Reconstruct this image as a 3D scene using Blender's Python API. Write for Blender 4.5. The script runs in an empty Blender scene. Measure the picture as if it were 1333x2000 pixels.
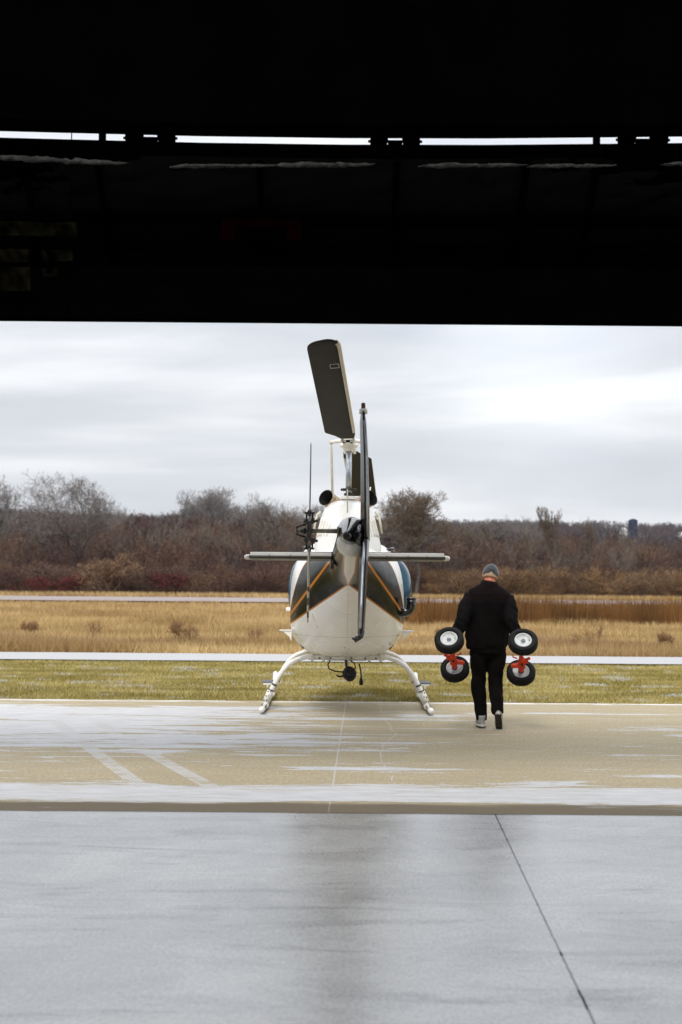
import bpy, math, random
import numpy as np
from mathutils import Vector, Matrix, noise
R = math.radians
random.seed(7); rng = np.random.default_rng(7)
S = bpy.context.scene; C = S.collection

# ---------------------------------------------------------------- camera
F = 2777.8
PITCH, ROLL = math.atan(130/F), R(0.45)
cam_rot = (Matrix.Rotation(R(90)+PITCH, 4, 'X') @ Matrix.Rotation(ROLL, 4, 'Z'))
cd = bpy.data.cameras.new('camera'); cam = bpy.data.objects.new('camera', cd); C.objects.link(cam)
cam.matrix_world = Matrix.Translation((0, 0, 1.6)) @ cam_rot
cd.sensor_fit = 'VERTICAL'; cd.sensor_height = 36; cd.lens = 50
cd.clip_start = 0.05; cd.clip_end = 9000
cd.dof.use_dof = True; cd.dof.focus_distance = 14.5; cd.dof.aperture_fstop = 2.8
S.camera = cam
S.render.resolution_x = 682; S.render.resolution_y = 1024
def P(px, py, Y):
    """world point on depth plane Y seen at a pixel of the 1333x2000 photograph (used to estimate sizes)"""
    d = cam_rot.to_3x3() @ Vector(((px-666.5)/F, (1000-py)/F, -1))
    return Vector((0, 0, 1.6)) + d*(Y/d.y)

# ---------------------------------------------------------------- world, sun, exposure
S.view_settings.view_transform = 'Standard'; S.view_settings.look = 'None'
S.view_settings.exposure = 0.25; S.view_settings.gamma = 1
SUN_EL, SUN_AZ = R(50), R(196)
w = bpy.data.worlds.new('World'); S.world = w; w.use_nodes = True
nt = w.node_tree; nd = nt.nodes; lk = nt.links
bg = nd['Background']
sky = nd.new('ShaderNodeTexSky'); sky.sky_type = 'NISHITA'; sky.sun_disc = False
sky.sun_elevation = SUN_EL; sky.sun_rotation = SUN_AZ; sky.dust_density = 3
skm = nd.new('ShaderNodeMix'); skm.data_type = 'RGBA'; skm.blend_type = 'MULTIPLY'; skm.inputs[0].default_value = 1
lk.new(sky.outputs[0], skm.inputs[6]); skm.inputs[7].default_value = (0.1, 0.1, 0.1, 1)
tc = nd.new('ShaderNodeTexCoord'); mp = nd.new('ShaderNodeMapping')
mp.inputs['Scale'].default_value = (1.7, 1.7, 10); mp.inputs['Location'].default_value = (3.1, 0.4, 0.35)
mp.inputs['Rotation'].default_value = (0, R(-3), 0)
lk.new(tc.outputs['Generated'], mp.inputs[0])
n1 = nd.new('ShaderNodeTexNoise'); n1.inputs['Scale'].default_value = 1.5; n1.inputs['Detail'].default_value = 5
n1.inputs['Roughness'].default_value = 0.5; n1.inputs['Distortion'].default_value = 0.35
lk.new(mp.outputs[0], n1.inputs['Vector'])
cr = nd.new('ShaderNodeValToRGB'); e = cr.color_ramp.elements
e[0].position = 0.34; e[0].color = (0.55, 0.58, 0.63, 1)
e[1].position = 0.66; e[1].color = (0.90, 0.905, 0.92, 1)
m_ = cr.color_ramp.elements.new(0.5); m_.color = (0.65, 0.672, 0.71, 1)
lk.new(n1.outputs[0], cr.inputs[0])
# overcast dome: the cloud deck is brighter overhead than at the horizon
sx = nd.new('ShaderNodeSeparateXYZ'); lk.new(tc.outputs['Generated'], sx.inputs[0])
mr = nd.new('ShaderNodeMapRange'); mr.inputs[1].default_value = 0.12; mr.inputs[2].default_value = 0.8
mr.inputs[3].default_value = 1.0; mr.inputs[4].default_value = 2.0; lk.new(sx.outputs[2], mr.inputs[0])
mu = nd.new('ShaderNodeVectorMath'); mu.operation = 'SCALE'; lk.new(cr.outputs[0], mu.inputs[0]); lk.new(mr.outputs[0], mu.inputs['Scale'])
# a thinner place in the cloud deck glows towards the upper right
gd = nd.new('ShaderNodeVectorMath'); gd.operation = 'DISTANCE'; lk.new(tc.outputs['Generated'], gd.inputs[0]); gd.inputs[1].default_value = (.135, .98, .155)
gm = nd.new('ShaderNodeMapRange'); gm.interpolation_type = 'SMOOTHERSTEP'; gm.inputs[1].default_value = .13; gm.inputs[2].default_value = 0; gm.inputs[3].default_value = 1; gm.inputs[4].default_value = 1.28
lk.new(gd.outputs['Value'], gm.inputs[0]); m2 = nd.new('ShaderNodeVectorMath'); m2.operation = 'SCALE'; lk.new(mu.outputs[0], m2.inputs[0]); lk.new(gm.outputs[0], m2.inputs['Scale']); mu = m2
fin = nd.new('ShaderNodeMix'); fin.data_type = 'RGBA'; fin.inputs[0].default_value = 0.93
lk.new(skm.outputs[2], fin.inputs[6]); lk.new(mu.outputs[0], fin.inputs[7])
lk.new(fin.outputs[2], bg.inputs[0]); bg.inputs[1].default_value = 1.0
sl = bpy.data.lights.new('sun', 'SUN'); sl.energy = 2.1; sl.angle = R(20); sl.color = (1, 0.96, 0.9)
so = bpy.data.objects.new('sun', sl); C.objects.link(so)
sd = Vector((math.sin(SUN_AZ)*math.cos(SUN_EL), math.cos(SUN_AZ)*math.cos(SUN_EL), math.sin(SUN_EL)))
so.rotation_euler = sd.to_track_quat('Z', 'Y').to_euler()

# ---------------------------------------------------------------- helpers
def tag(o, label=None, cat=None, group=None, kind=None):
    if label: o['label'] = label
    if cat: o['category'] = cat
    if group: o['group'] = group
    if kind: o['kind'] = kind
    return o
def empty(name, loc, rz=0, label=None, cat=None, group=None):
    o = bpy.data.objects.new(name, None); C.objects.link(o); o.location = loc; o.rotation_euler = (0, 0, rz)
    o.empty_display_size = 0.2
    return tag(o, label, cat, group)
class MB:
    def __init__(s): s.v = []; s.f = []; s.sm = []
    def add(s, vs, fs, smooth=True):
        b = len(s.v); s.v += [Vector(p) for p in vs]; s.f += [tuple(b+i for i in f) for f in fs]; s.sm += [smooth]*len(fs); return s
    def box(s, c, d, rot=None, taper=1.0):
        vs = []
        for z in (-1, 1):
            t = taper if z > 0 else 1
            for x, y in ((-1, -1), (1, -1), (1, 1), (-1, 1)):
                p = Vector((x*d[0]/2*t, y*d[1]/2*t, z*d[2]/2))
                if rot is not None: p = rot @ p
                vs.append(p+Vector(c))
        return s.add(vs, [(0, 3, 2, 1), (4, 5, 6, 7), (0, 1, 5, 4), (1, 2, 6, 5), (2, 3, 7, 6), (3, 0, 4, 7)], False)
    def loft(s, rings, cap=True, closed=True, smooth=True):
        n = len(rings[0]); vs = [p for r in rings for p in r]; fs = []
        for i in range(len(rings)-1):
            for j in range(n if closed else n-1):
                k = (j+1) % n; fs.append((i*n+j, i*n+k, (i+1)*n+k, (i+1)*n+j))
        s.add(vs, fs, smooth)
        if cap and closed:
            s.add(rings[0], [tuple(range(n))[::-1]], False); s.add(rings[-1], [tuple(range(n))], False)
        return s
    def tube(s, pts, r, n=10, cap=True, flat=None):
        pts = [Vector(p) for p in pts]
        if not hasattr(r, '__len__'): r = [r]*len(pts)
        rings = []; t0 = (pts[1]-pts[0]).normalized()
        u = t0.orthogonal().normalized()
        if flat is not None: u = (Vector(flat)-t0*Vector(flat).dot(t0)).normalized()
        for i, p in enumerate(pts):
            t = (pts[min(i+1, len(pts)-1)]-pts[max(i-1, 0)]).normalized()
            u = (u-t*u.dot(t)).normalized(); v = t.cross(u)
            ru, rv = r[i] if hasattr(r[i], '__len__') else (r[i], r[i])
            rings.append([p+u*(math.cos(a)*ru)+v*(math.sin(a)*rv) for a in [2*math.pi*k/n for k in range(n)]])
        return s.loft(rings, cap)
    def sphere(s, c, r, n=16, m=10, rot=None):
        if not hasattr(r, '__len__'): r = (r, r, r)
        rings = []
        for i in range(m+1):
            a = -math.pi/2+math.pi*i/m; ring = []
            for k in range(n):
                b = 2*math.pi*k/n
                q = Vector((math.cos(a)*math.cos(b)*r[0], math.cos(a)*math.sin(b)*r[1], math.sin(a)*r[2]))
                if rot is not None: q = rot @ q
                ring.append(q+Vector(c))
            rings.append(ring)
        return s.loft(rings, False)
    def lathe(s, c, axis, prof, n=32, cap=False):
        a = Vector(axis).normalized(); u = a.orthogonal().normalized(); v = a.cross(u); c = Vector(c)
        return s.loft([[c+a*h+(u*math.cos(t)+v*math.sin(t))*r for t in [2*math.pi*k/n for k in range(n)]] for r, h in prof], cap)
    def mesh(s, name):
        me = bpy.data.meshes.new(name); me.from_pydata([tuple(p) for p in s.v], [], s.f)
        me.polygons.foreach_set('use_smooth', s.sm); me.update(); return me
    def build(s, name, m, parent=None, bevel=0, fix=True):
        import bmesh
        me = s.mesh(name)
        if fix:
            bm = bmesh.new(); bm.from_mesh(me); bmesh.ops.remove_doubles(bm, verts=bm.verts, dist=1e-5)
            bmesh.ops.recalc_face_normals(bm, faces=bm.faces); bm.to_mesh(me); bm.free()
        me.materials.append(m)
        o = bpy.data.objects.new(name, me); C.objects.link(o)
        if parent is not None: o.parent = parent
        if bevel:
            b = o.modifiers.new('bevel', 'BEVEL'); b.width = bevel; b.segments = 2; b.limit_method = 'ANGLE'; b.angle_limit = R(50)
        return o
def remeshed(mb, name, m, parent, voxel=.012, smooth=3, disp=None):
    tmp = bpy.data.objects.new('tmp', mb.mesh('tmp')); C.objects.link(tmp)
    a = tmp.modifiers.new('r', 'REMESH'); a.mode = 'VOXEL'; a.voxel_size = voxel
    if smooth:
        b = tmp.modifiers.new('s', 'SMOOTH'); b.iterations = smooth; b.factor = .5
    dg = bpy.context.evaluated_depsgraph_get(); dg.update()
    me = bpy.data.meshes.new_from_object(tmp.evaluated_get(dg)); me.name = name
    bpy.data.objects.remove(tmp)
    if disp:
        ns = [v.normal.copy() for v in me.vertices]
        for v, n in zip(me.vertices, ns): v.co += n*disp(v.co)
    me.polygons.foreach_set('use_smooth', [True]*len(me.polygons)); me.materials.clear(); me.materials.append(m); me.update()
    o = bpy.data.objects.new(name, me); C.objects.link(o)
    if parent is not None: o.parent = parent
    return o
def np_obj(name, V, T, m, col=None, parent=None):
    me = bpy.data.meshes.new(name); nv, nf = len(V), len(T)
    me.vertices.add(nv); me.vertices.foreach_set('co', np.asarray(V, np.float32).ravel())
    me.loops.add(nf*3); me.loops.foreach_set('vertex_index', np.asarray(T, np.int32).ravel())
    me.polygons.add(nf); me.polygons.foreach_set('loop_start', np.arange(nf, dtype=np.int32)*3)
    me.update(calc_edges=True)
    if col is not None:
        ca = me.color_attributes.new('Col', 'FLOAT_COLOR', 'POINT')
        ca.data.foreach_set('color', np.concatenate([col, np.ones((nv, 1))], 1).astype(np.float32).ravel())
    me.materials.append(m)
    o = bpy.data.objects.new(name, me); C.objects.link(o)
    if parent is not None: o.parent = parent
    return o

# ---------------------------------------------------------------- node expression helper
class X:
    nt = None
    def __init__(s, k): s.k = k
    @staticmethod
    def m(op, *a, clamp=False):
        n = X.nt.nodes.new('ShaderNodeMath'); n.operation = op; n.use_clamp = clamp
        for i, q in enumerate(a):
            if isinstance(q, X): X.nt.links.new(q.k, n.inputs[i])
            else: n.inputs[i].default_value = q
        return X(n.outputs[0])
    def __add__(s, o): return X.m('ADD', s, o)
    __radd__ = __add__
    def __sub__(s, o): return X.m('SUBTRACT', s, o)
    def __rsub__(s, o): return X.m('SUBTRACT', o, s)
    def __mul__(s, o): return X.m('MULTIPLY', s, o)
    __rmul__ = __mul__
    def __gt__(s, o): return X.m('GREATER_THAN', s, o)
    def __lt__(s, o): return X.m('LESS_THAN', s, o)
    def abs(s): return X.m('ABSOLUTE', s)
    def max(s, o): return X.m('MAXIMUM', s, o)
    def min(s, o): return X.m('MINIMUM', s, o)
def smooth(v, a, b):
    n = X.nt.nodes.new('ShaderNodeMapRange'); n.interpolation_type = 'SMOOTHSTEP'
    X.nt.links.new(v.k, n.inputs[0]); n.inputs[1].default_value = a; n.inputs[2].default_value = b
    return X(n.outputs[0])
def coords(kind='Object'):
    t = X.nt.nodes.new('ShaderNodeTexCoord'); s = X.nt.nodes.new('ShaderNodeSeparateXYZ')
    X.nt.links.new(t.outputs[kind], s.inputs[0]); return X(s.outputs[0]), X(s.outputs[1]), X(s.outputs[2])
def noise_n(scale=(1, 1, 1), detail=4, rough=.5, dist=0, loc=(0, 0, 0), kind='Object', rot=(0, 0, 0)):
    t = X.nt.nodes.new('ShaderNodeTexCoord'); m = X.nt.nodes.new('ShaderNodeMapping'); n = X.nt.nodes.new('ShaderNodeTexNoise')
    m.inputs['Scale'].default_value = scale; m.inputs['Location'].default_value = loc; m.inputs['Rotation'].default_value = rot
    X.nt.links.new(t.outputs[kind], m.inputs[0]); X.nt.links.new(m.outputs[0], n.inputs['Vector'])
    n.inputs['Scale'].default_value = 1; n.inputs['Detail'].default_value = detail; n.inputs['Roughness'].default_value = rough; n.inputs['Distortion'].default_value = dist
    return X(n.outputs[0])
def mix(f, a, b):
    n = X.nt.nodes.new('ShaderNodeMix'); n.data_type = 'RGBA'
    if isinstance(f, X): X.nt.links.new(f.k, n.inputs[0])
    else: n.inputs[0].default_value = f
    for i, q in ((6, a), (7, b)):
        if isinstance(q, X): X.nt.links.new(q.k, n.inputs[i])
        else: n.inputs[i].default_value = (*q, 1)
    return X(n.outputs[2])
def new_mat(name):
    m = bpy.data.materials.new(name); m.use_nodes = True; X.nt = m.node_tree
    return m, m.node_tree.nodes['Principled BSDF']
def setp(b, **k):
    for a, v in k.items():
        a = {'rough': 'Roughness', 'metal': 'Metallic', 'col': 'Base Color', 'spec': 'Specular IOR Level', 'ior': 'IOR', 'coat': 'Coat Weight', 'crough': 'Coat Roughness', 'sheen': 'Sheen Weight'}[a]
        if isinstance(v, X): X.nt.links.new(v.k, b.inputs[a])
        elif hasattr(v, '__len__'): b.inputs[a].default_value = (*v, 1)
        else: b.inputs[a].default_value = v
def bump(b, h, strength=.3, dist=.01):
    n = X.nt.nodes.new('ShaderNodeBump'); n.inputs['Strength'].default_value = strength; n.inputs['Distance'].default_value = dist
    X.nt.links.new(h.k, n.inputs['Height']); X.nt.links.new(n.outputs[0], b.inputs['Normal'])
def simple(name, col, rough=.5, metal=0, var=.25, scale=12, bmp=0, **k):
    m, b = new_mat(name)
    n = noise_n((scale,)*3, 4, .6)
    setp(b, col=mix(smooth(n, .3, .7), [c*(1-var) for c in col], [min(1, c*(1+var)) for c in col]), rough=rough, metal=metal, **k)
    if bmp: bump(b, noise_n((scale*3,)*3, 3), bmp, .004)
    return m
M = {}
M['white'] = simple('white_paint', (.86, .845, .80), .28, var=.05, scale=3, coat=.4)
M['cream'] = simple('cream_paint', (.55, .5, .38), .4, var=.12)
M['offwhite'] = simple('offwhite_metal', (.72, .70, .64), .38, var=.1, scale=20)
M['black_gloss'] = simple('black_gloss', (.008, .008, .010), .14, var=.2, coat=.5)
M['black'] = simple('black_rubber', (.012, .012, .012), .6, var=.4)
M['soot'] = simple('soot', (.004, .004, .004), .9, var=.3)
M['steel'] = simple('steel', (.42, .45, .48), .32, .85, var=.12)
M['fin'] = simple('charcoal_fin_paint', (.010, .010, .012), .3, var=.3, spec=.3)
M['dark_metal'] = simple('dark_metal', (.035, .034, .03), .4, .6, var=.4, scale=40)
M['stab_under'] = simple('stabiliser_underside', (.035, .030, .020), .35, var=.3, scale=4)
M['olive'] = simple('olive_metal', (.16, .15, .11), .4, .6, var=.3)
M['blade'] = simple('blade_paint', (.013, .0115, .009), .7, var=.3, scale=5, spec=.2)
M['exhaust'] = simple('heat_tinted_steel', (.45, .33, .22), .38, .75, var=.35, scale=14)
M['grip'] = simple('grip_pad', (.13, .14, .16), .85, var=.3, scale=90, bmp=.6)
M['red'] = simple('red_paint', (.72, .055, .012), .38, var=.15, scale=30)
M['red_dark'] = simple('dull_red', (.005, .0003, .0002), .9, spec=.0)
M['tyre'] = simple('tyre_rubber', (.0045, .0042, .004), .7, var=.4, scale=30, spec=.25)
M['rim'] = simple('rim_paint', (.66, .68, .67), .4, var=.12, scale=25)
M['bolt'] = simple('bolt_metal', (.10, .10, .095), .4, .7)
M['lamp_glass'] = simple('brown_lens', (.10, .035, .015), .15, var=.2)
m, b = new_mat('blue_tinted_glass'); setp(b, col=mix(smooth(noise_n((2, 2, 3)), .4, .6), (.002, .045, .085), (.006, .08, .13)), rough=.10, coat=.0, spec=.3); M['blue'] = m
# fuselage livery: charcoal band with orange pinstripes that run along the hull and meet at the tail boom
def livery():
    m, b = new_mat('hull_livery')
    x, y, z = coords(); ax = x.abs()
    wob = (noise_n((3, 3, 3), 2)-.5)*.012
    zL = 1.545-ax*.72+wob; zM = 2.045-ax*1.29
    t = ax-.42; tp = t.max(0.0); tn = t.min(0.0)
    zU = 1.83-tp*.30-tp*tp*7.5-tn*.12
    dark = (z > zL)*(z < zU)
    orange = ((z-zL).abs() < .011).max(((z-zM).abs() < .020)*(z < zU+.02)).max(((z-zU).abs() < .008)*(ax > .2))
    base = mix(smooth(noise_n((2, 2, 5), 4), .35, .75), (.88, .865, .82), (.82, .80, .74))
    grime = smooth(noise_n((9, 2, 9), 5, .65)-(z-1.0)*.12, .56, .75)
    base = mix(grime*.2, base, (.50, .44, .33))
    seams = ((X.m('MODULO', y+10.0, .62)-.31).abs() < .0022).max(((z-.93).abs() < .003)).max((x.abs() < .0022)*(z < 1.5))
    base = mix(seams*.55, base, (.30, .28, .24))
    c = mix(dark, base, mix(smooth(noise_n((4, 4, 4)), .4, .6), (.006, .007, .005), (.014, .014, .011)))
    c = mix(orange, c, (.44, .15, .016))
    setp(b, col=c, rough=smooth(noise_n((6, 6, 6)), .2, .9)*.14+.18, coat=.0, spec=dark*-.45+.5)
    bump(b, noise_n((3.2, 3.2, 3.2), 3), .35, .012)
    return m
M['hull'] = livery()
def boom_mat():
    m, b = new_mat('boom_livery'); x, y, z = coords()
    ax = x.abs(); wid = smooth(y*-1.0, 1.50, 3.2)*.048; lowz = z < (1.72-(y+1.5)*.06)
    d = ax-wid; wh = (d < 0.0)*lowz; og = ((d-.006).abs() < .007)*lowz
    c = mix(wh, (.012, .012, .010), (.74, .72, .66)); c = mix(og, c, (.48, .16, .015))
    seam = ((X.m('MODULO', y+10.0, .8)-.4).abs() < .004)
    c = mix(seam*.6, c, (.12, .12, .11))
    setp(b, col=c, rough=.25, coat=.0, spec=.15); bump(b, noise_n((5, 2, 5), 3), .3, .01); return m
M['boom'] = boom_mat()
def trblade():
    m, b = new_mat('banded_blade_paint'); x, y, z = coords()
    q = z-1.98+.76
    band = ((q > .05)*(q < .10)).max((q > .155)*(q < .215)).max((q > .27)*(q < .31))
    c = mix(z > 2.0, (.52, .47, .38), (.09, .075, .06)); c = mix(band, c, (.015, .015, .014))
    setp(b, col=c, rough=.45); return m
M['trblade'] = trblade()

# ---------------------------------------------------------------- ground
def hill(x, y):
    t = min(max((y-260)/1150, 0), 1); h = 48*(t*t*(3-2*t))*(1-.12*math.sin(x*.004+.6))
    if y > 1500: h *= max(0.0, 1-(y-1500)/2600)
    h += noise.noise(Vector((x*.004, y*.004, 0)))*5*t
    return h
def ground_mat():
    m, b = new_mat('field_soil'); x, y, z = coords()
    near = mix(smooth(noise_n((.6, 1.8, 1), 5, .65), .35, .7), (.24, .19, .05), (.38, .29, .09))
    far = mix(smooth(noise_n((.12, .35, 1), 6, .7), .35, .7), (.17, .095, .03), (.36, .22, .07))
    wood = mix(smooth(noise_n((.02, .02, 1), 5), .4, .6), (.05, .038, .03), (.08, .055, .04))
    c = mix(smooth(y, 28.5, 29.5), near, far); c = mix(smooth(y, 128, 150), c, wood)
    snow = smooth(noise_n((.9, 2.6, 1), 6, .7, .3, (4, 1, 0)), .60, .68)*(1-smooth(y, 27, 40))
    c = mix(snow*.75, c, (.62, .62, .62))
    setp(b, col=c, rough=.95, spec=.1); bump(b, noise_n((9, 9, 9), 5, .7), .6, .05); return m
mb = MB(); xs = [-3200, -2200, -1500, -1000, -650, -420, -260, -160, -90, -50, -25, -12, 0, 12, 25, 50, 90, 160, 260, 420, 650, 1000, 1500, 2200, 3200]
ys = [-60, -20, 0, 10, 20, 40, 70, 110, 160, 220, 260]+list(range(300, 1800, 60))+[2000, 2500, 3200, 4200]
vs = [(x, y, hill(x, y)-.06) for y in ys for x in xs]; nx = len(xs)
fs = [(j*nx+i, j*nx+i+1, (j+1)*nx+i+1, (j+1)*nx+i) for j in range(len(ys)-1) for i in range(nx-1)]
mb.add(vs, fs); tag(mb.build('ground', ground_mat(), fix=False), kind='structure')

def apron_mat():
    m, b = new_mat('apron_concrete'); x, y, z = coords()
    base = mix(smooth(noise_n((1.2, 2.5, 1), 6, .65), .3, .75), (.35, .29, .18), (.44, .37, .24))
    base = mix(smooth(noise_n((60, 60, 1), 3, .7), .45, .7)*.5, base, (.24, .205, .15))
    stre = noise_n((.6, 4.6, 1), 9, .72, .8, (1.3, .6, 0)); fine = noise_n((4, 16, 1), 5, .75)
    left = (1-smooth(x+(y-15.0)*.25, -2.4, 1.4))*smooth(y, 12.4, 14.2)*(1-smooth(y, 17.4, 18.2))
    strip = smooth(y+(stre-.5)*.9+(fine-.5)*.3, 10.28, 10.40)*(1-smooth(y+(stre-.5)*2.4+(fine-.5)*.5, 11.05, 11.25))
    mid = (1-(((y-17.1).abs()*1.2).min(1.0)))*.07*(1-smooth(x, 1.0, 2.2))
    patchy = smooth(noise_n((.35, 1.3, 1), 4, .6, .3, (2, 5, 0)), .5, .68)*smooth(y, 10.9, 11.4)*.13
    mask = stre+left*.20+mid+patchy+(fine-.5)*.24
    grain = noise_n((42, 12, 1), 3, .75); base = mix(smooth(grain, .35, .65), [.285, .24, .155], base); mask = mask+(grain-.5)*.10
    snow = smooth(mask, .60, .635).max((smooth(strip+(fine-.5)*.9, .40, .75)*(1-smooth(stre+fine*.3, .44, .34)*.0)*(1-.35*smooth(noise_n((1.1, 9, 1), 5, .7, .4, (7, 2, 0)), .5, .68))))
    # snow pressed into two curved tyre tracks
    def track(x0, y0, k, q):
        c = x-(x0+(y-y0)*k+(y-y0)*(y-y0)*q); a = c.abs()
        ribs = (X.m('MODULO', c+3.0, .034)-.017).abs() < .009
        return (a < .072)*(y > 11.0)*(1-smooth(y, 15.6, 17.4)), ribs
    s1, r1 = track(-1.52, 11.06, -.345, .002); s2, r2 = track(-.98, 11.06, -.372, .003)
    onbare = (s1*r1).max(s2*r2)
    snow = snow*(1-(s1.max(s2))*(1-r1.max(r2))*.35)
    snow = snow.max((onbare*.48+s1.max(s2)*.40)*smooth(noise_n((5, 5, 1), 4), .28, .55))
    # snow-filled joint and wandering crack
    j = ((x-(-.07+(y-9.9)*.0175)).abs() < .0065)
    ck = x-(.50+(noise_n((.01, .28, 1), 3, .55, 0, (0, 2, 0))-.5)*.9)
    j = j.max((ck.abs() < .006)*(y < 18)*(y > 11.2)*(noise_n((3, 6, 1), 3) > .47))
    snow = snow.max(j*.65)
    near_band = 1-smooth(y+(noise_n((1.5, 9, 1), 4)-.5)*.3, 10.2, 10.4)
    base = mix(near_band*.95, base, (.10, .078, .048))  # darker, nearly snow-free band along the near edge of the apron
    snow = snow*(1-near_band*.75)
    c = mix(snow, base, mix(smooth(noise_n((3, 14, 1), 6, .75), .35, .65), (.40, .40, .405), (.51, .51, .52)))
    c = mix((y > 18.55)*.7*smooth(noise_n((2, 8, 1)), .4, .55), c, (.70, .70, .70))
    setp(b, col=c, rough=.8, spec=.3)
    bump(b, fine*.5+snow*.5, .4, .01); return m
def sheet(name, x0, x1, y0, y1, z, m, sub=1, yl=None):
    mb = MB(); vs = []; fs = []
    for i in range(sub+1):
        x = x0+(x1-x0)*i/sub
        for j, y in enumerate((y0, y1)): vs.append((x, y+(yl(x) if yl else 0), z))
    fs = [(2*i, 2*i+2, 2*i+3, 2*i+1) for i in range(sub)]
    mb.add(vs, fs, False); return tag(mb.build(name, m, fix=False), kind='structure')
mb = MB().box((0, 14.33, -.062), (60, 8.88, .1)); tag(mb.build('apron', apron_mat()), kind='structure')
def floor_mat():
    m, b = new_mat('polished_floor'); x, y, z = coords()
    n = noise_n((1.1, 1.2, 1), 8, .70, .6); f = noise_n((9, 16, 1), 5, .75)
    c = mix(smooth(n, .3, .72), (.12, .125, .128), (.245, .25, .25))
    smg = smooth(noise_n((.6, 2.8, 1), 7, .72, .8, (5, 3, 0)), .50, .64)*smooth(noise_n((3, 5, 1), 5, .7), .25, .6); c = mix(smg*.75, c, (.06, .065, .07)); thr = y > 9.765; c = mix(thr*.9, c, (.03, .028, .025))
    c = mix(smooth(noise_n((22, 22, 1), 2, .5, 0, (3, 3, 0)), .76, .8)*.6, c, (.10, .10, .10))
    sx_ = X.m('SUBTRACT', x, (y-5.0)*.028+.925+(y-5.0)*(y-5.0)*.0004)
    gr = noise_n((60, 26, 1), 3, .8); c = mix(smooth(gr, .3, .7), c, mix(.12, c, (1, 1, 1))); c = mix(smooth(gr, .62, .72)*.35, c, (.08, .085, .09)); j1 = (sx_+(noise_n((2, 9, 1), 3)-.5)*.008).abs() < .0055; j2 = (y-7.12+x*.012).abs() < .007
    c = mix(j2*.55, c, (.14, .14, .15)); c = mix(j1*.95, c, (.03, .03, .035))
    j3 = (y-(9.66-(x-1.1)*.62)).abs() < .006
    c = mix(j3*.3*(x > 1.1), c, (.15, .15, .15))
    scr = smooth(noise_n((34, 1.6, 1), 3, .5, 0, (0, 0, 0), 'Object', (0, 0, R(12))), .66, .7)*smooth(y, 8, 9.6)
    c = mix(scr*.2, c, (.22, .2, .17))
    setp(b, col=c, rough=smooth(n, .2, .8)*.07+.18+f*.05, ior=3.0, spec=.5-smg*.30-thr*.4-j1*.4-j2*.12)
    bump(b, f*.4+n*.6-j1*2.0, .06, .01); return m
mb = MB().box((0, 1.9, -.05), (60, 15.8, .1)); tag(mb.build('hangar_floor', floor_mat()), kind='structure')
def snowroad(name, col2, thr):
    m, b = new_mat(name); n = noise_n((.5, 3.5, 1), 6, .65)
    setp(b, col=mix(smooth(n, thr, thr+.1), col2, (.38, .38, .385)), rough=.85); return m
sheet('taxiway', -120, 120, 27.75, 30.35, -.012, snowroad('snowy_taxiway', (.36, .35, .33), .3), 240, lambda x: .12*noise.noise(Vector((x*.9, 2, 2)))+.05*noise.noise(Vector((x*4, 2, 2))))
sheet('runway', -400, 400, 92, 111, .06, snowroad('dusted_runway', (.27, .225, .22), .60), 1)

# ---------------------------------------------------------------- hangar: header, roof and side walls
hangar = empty('hangar', (0, 9.6, 0), 0, 'dark hangar interior roof and header beam framing the top of the view', 'building')
inv = Matrix.Translation((0, -9.6, 0))
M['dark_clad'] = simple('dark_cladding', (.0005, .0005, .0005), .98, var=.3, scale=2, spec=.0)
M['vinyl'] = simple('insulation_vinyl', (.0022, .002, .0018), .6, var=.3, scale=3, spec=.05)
def sag(x): return .042*(1-min(1, (x/2.7)**2))
def bar_x(mb, x0, x1, y, z, dy, dz, n=24, s=1):
    rings = []
    for i in range(n+1):
        x = x0+(x1-x0)*i/n; zz = z-s*sag(x)
        rings.append([Vector((x, y-dy/2, zz-dz/2)), Vector((x, y+dy/2, zz-dz/2)), Vector((x, y+dy/2, zz+dz/2)), Vector((x, y-dy/2, zz+dz/2))])
    return mb.loft(rings, True, True, False)
YD = 9.9-9.6     # door plane in hangar space
zt = P(666, 270, 9.9).z + .0       # lower edge of header
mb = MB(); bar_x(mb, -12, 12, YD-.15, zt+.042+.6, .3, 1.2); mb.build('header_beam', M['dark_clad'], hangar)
for yy, dd in ((.15, .9), (-4.6, .7), (-9.2, .7), (-13.9, 4.0), (-17.5, 2.0)):      # opaque roof bays; unseen open gaps between them added to light the floor
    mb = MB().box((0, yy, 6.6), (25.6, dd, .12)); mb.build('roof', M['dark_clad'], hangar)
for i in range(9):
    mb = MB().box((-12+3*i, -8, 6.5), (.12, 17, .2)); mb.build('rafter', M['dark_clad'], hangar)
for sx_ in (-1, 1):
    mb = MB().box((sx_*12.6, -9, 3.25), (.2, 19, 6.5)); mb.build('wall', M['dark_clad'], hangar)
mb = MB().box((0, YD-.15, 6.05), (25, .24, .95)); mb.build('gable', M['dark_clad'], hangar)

mb = MB().box((0, YD+.02, 6.05), (25, .05, .9)); mb.build('bounce_cladding', M['white'], hangar)  # unseen white sheet added to bounce daylight back onto the helicopter
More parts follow.
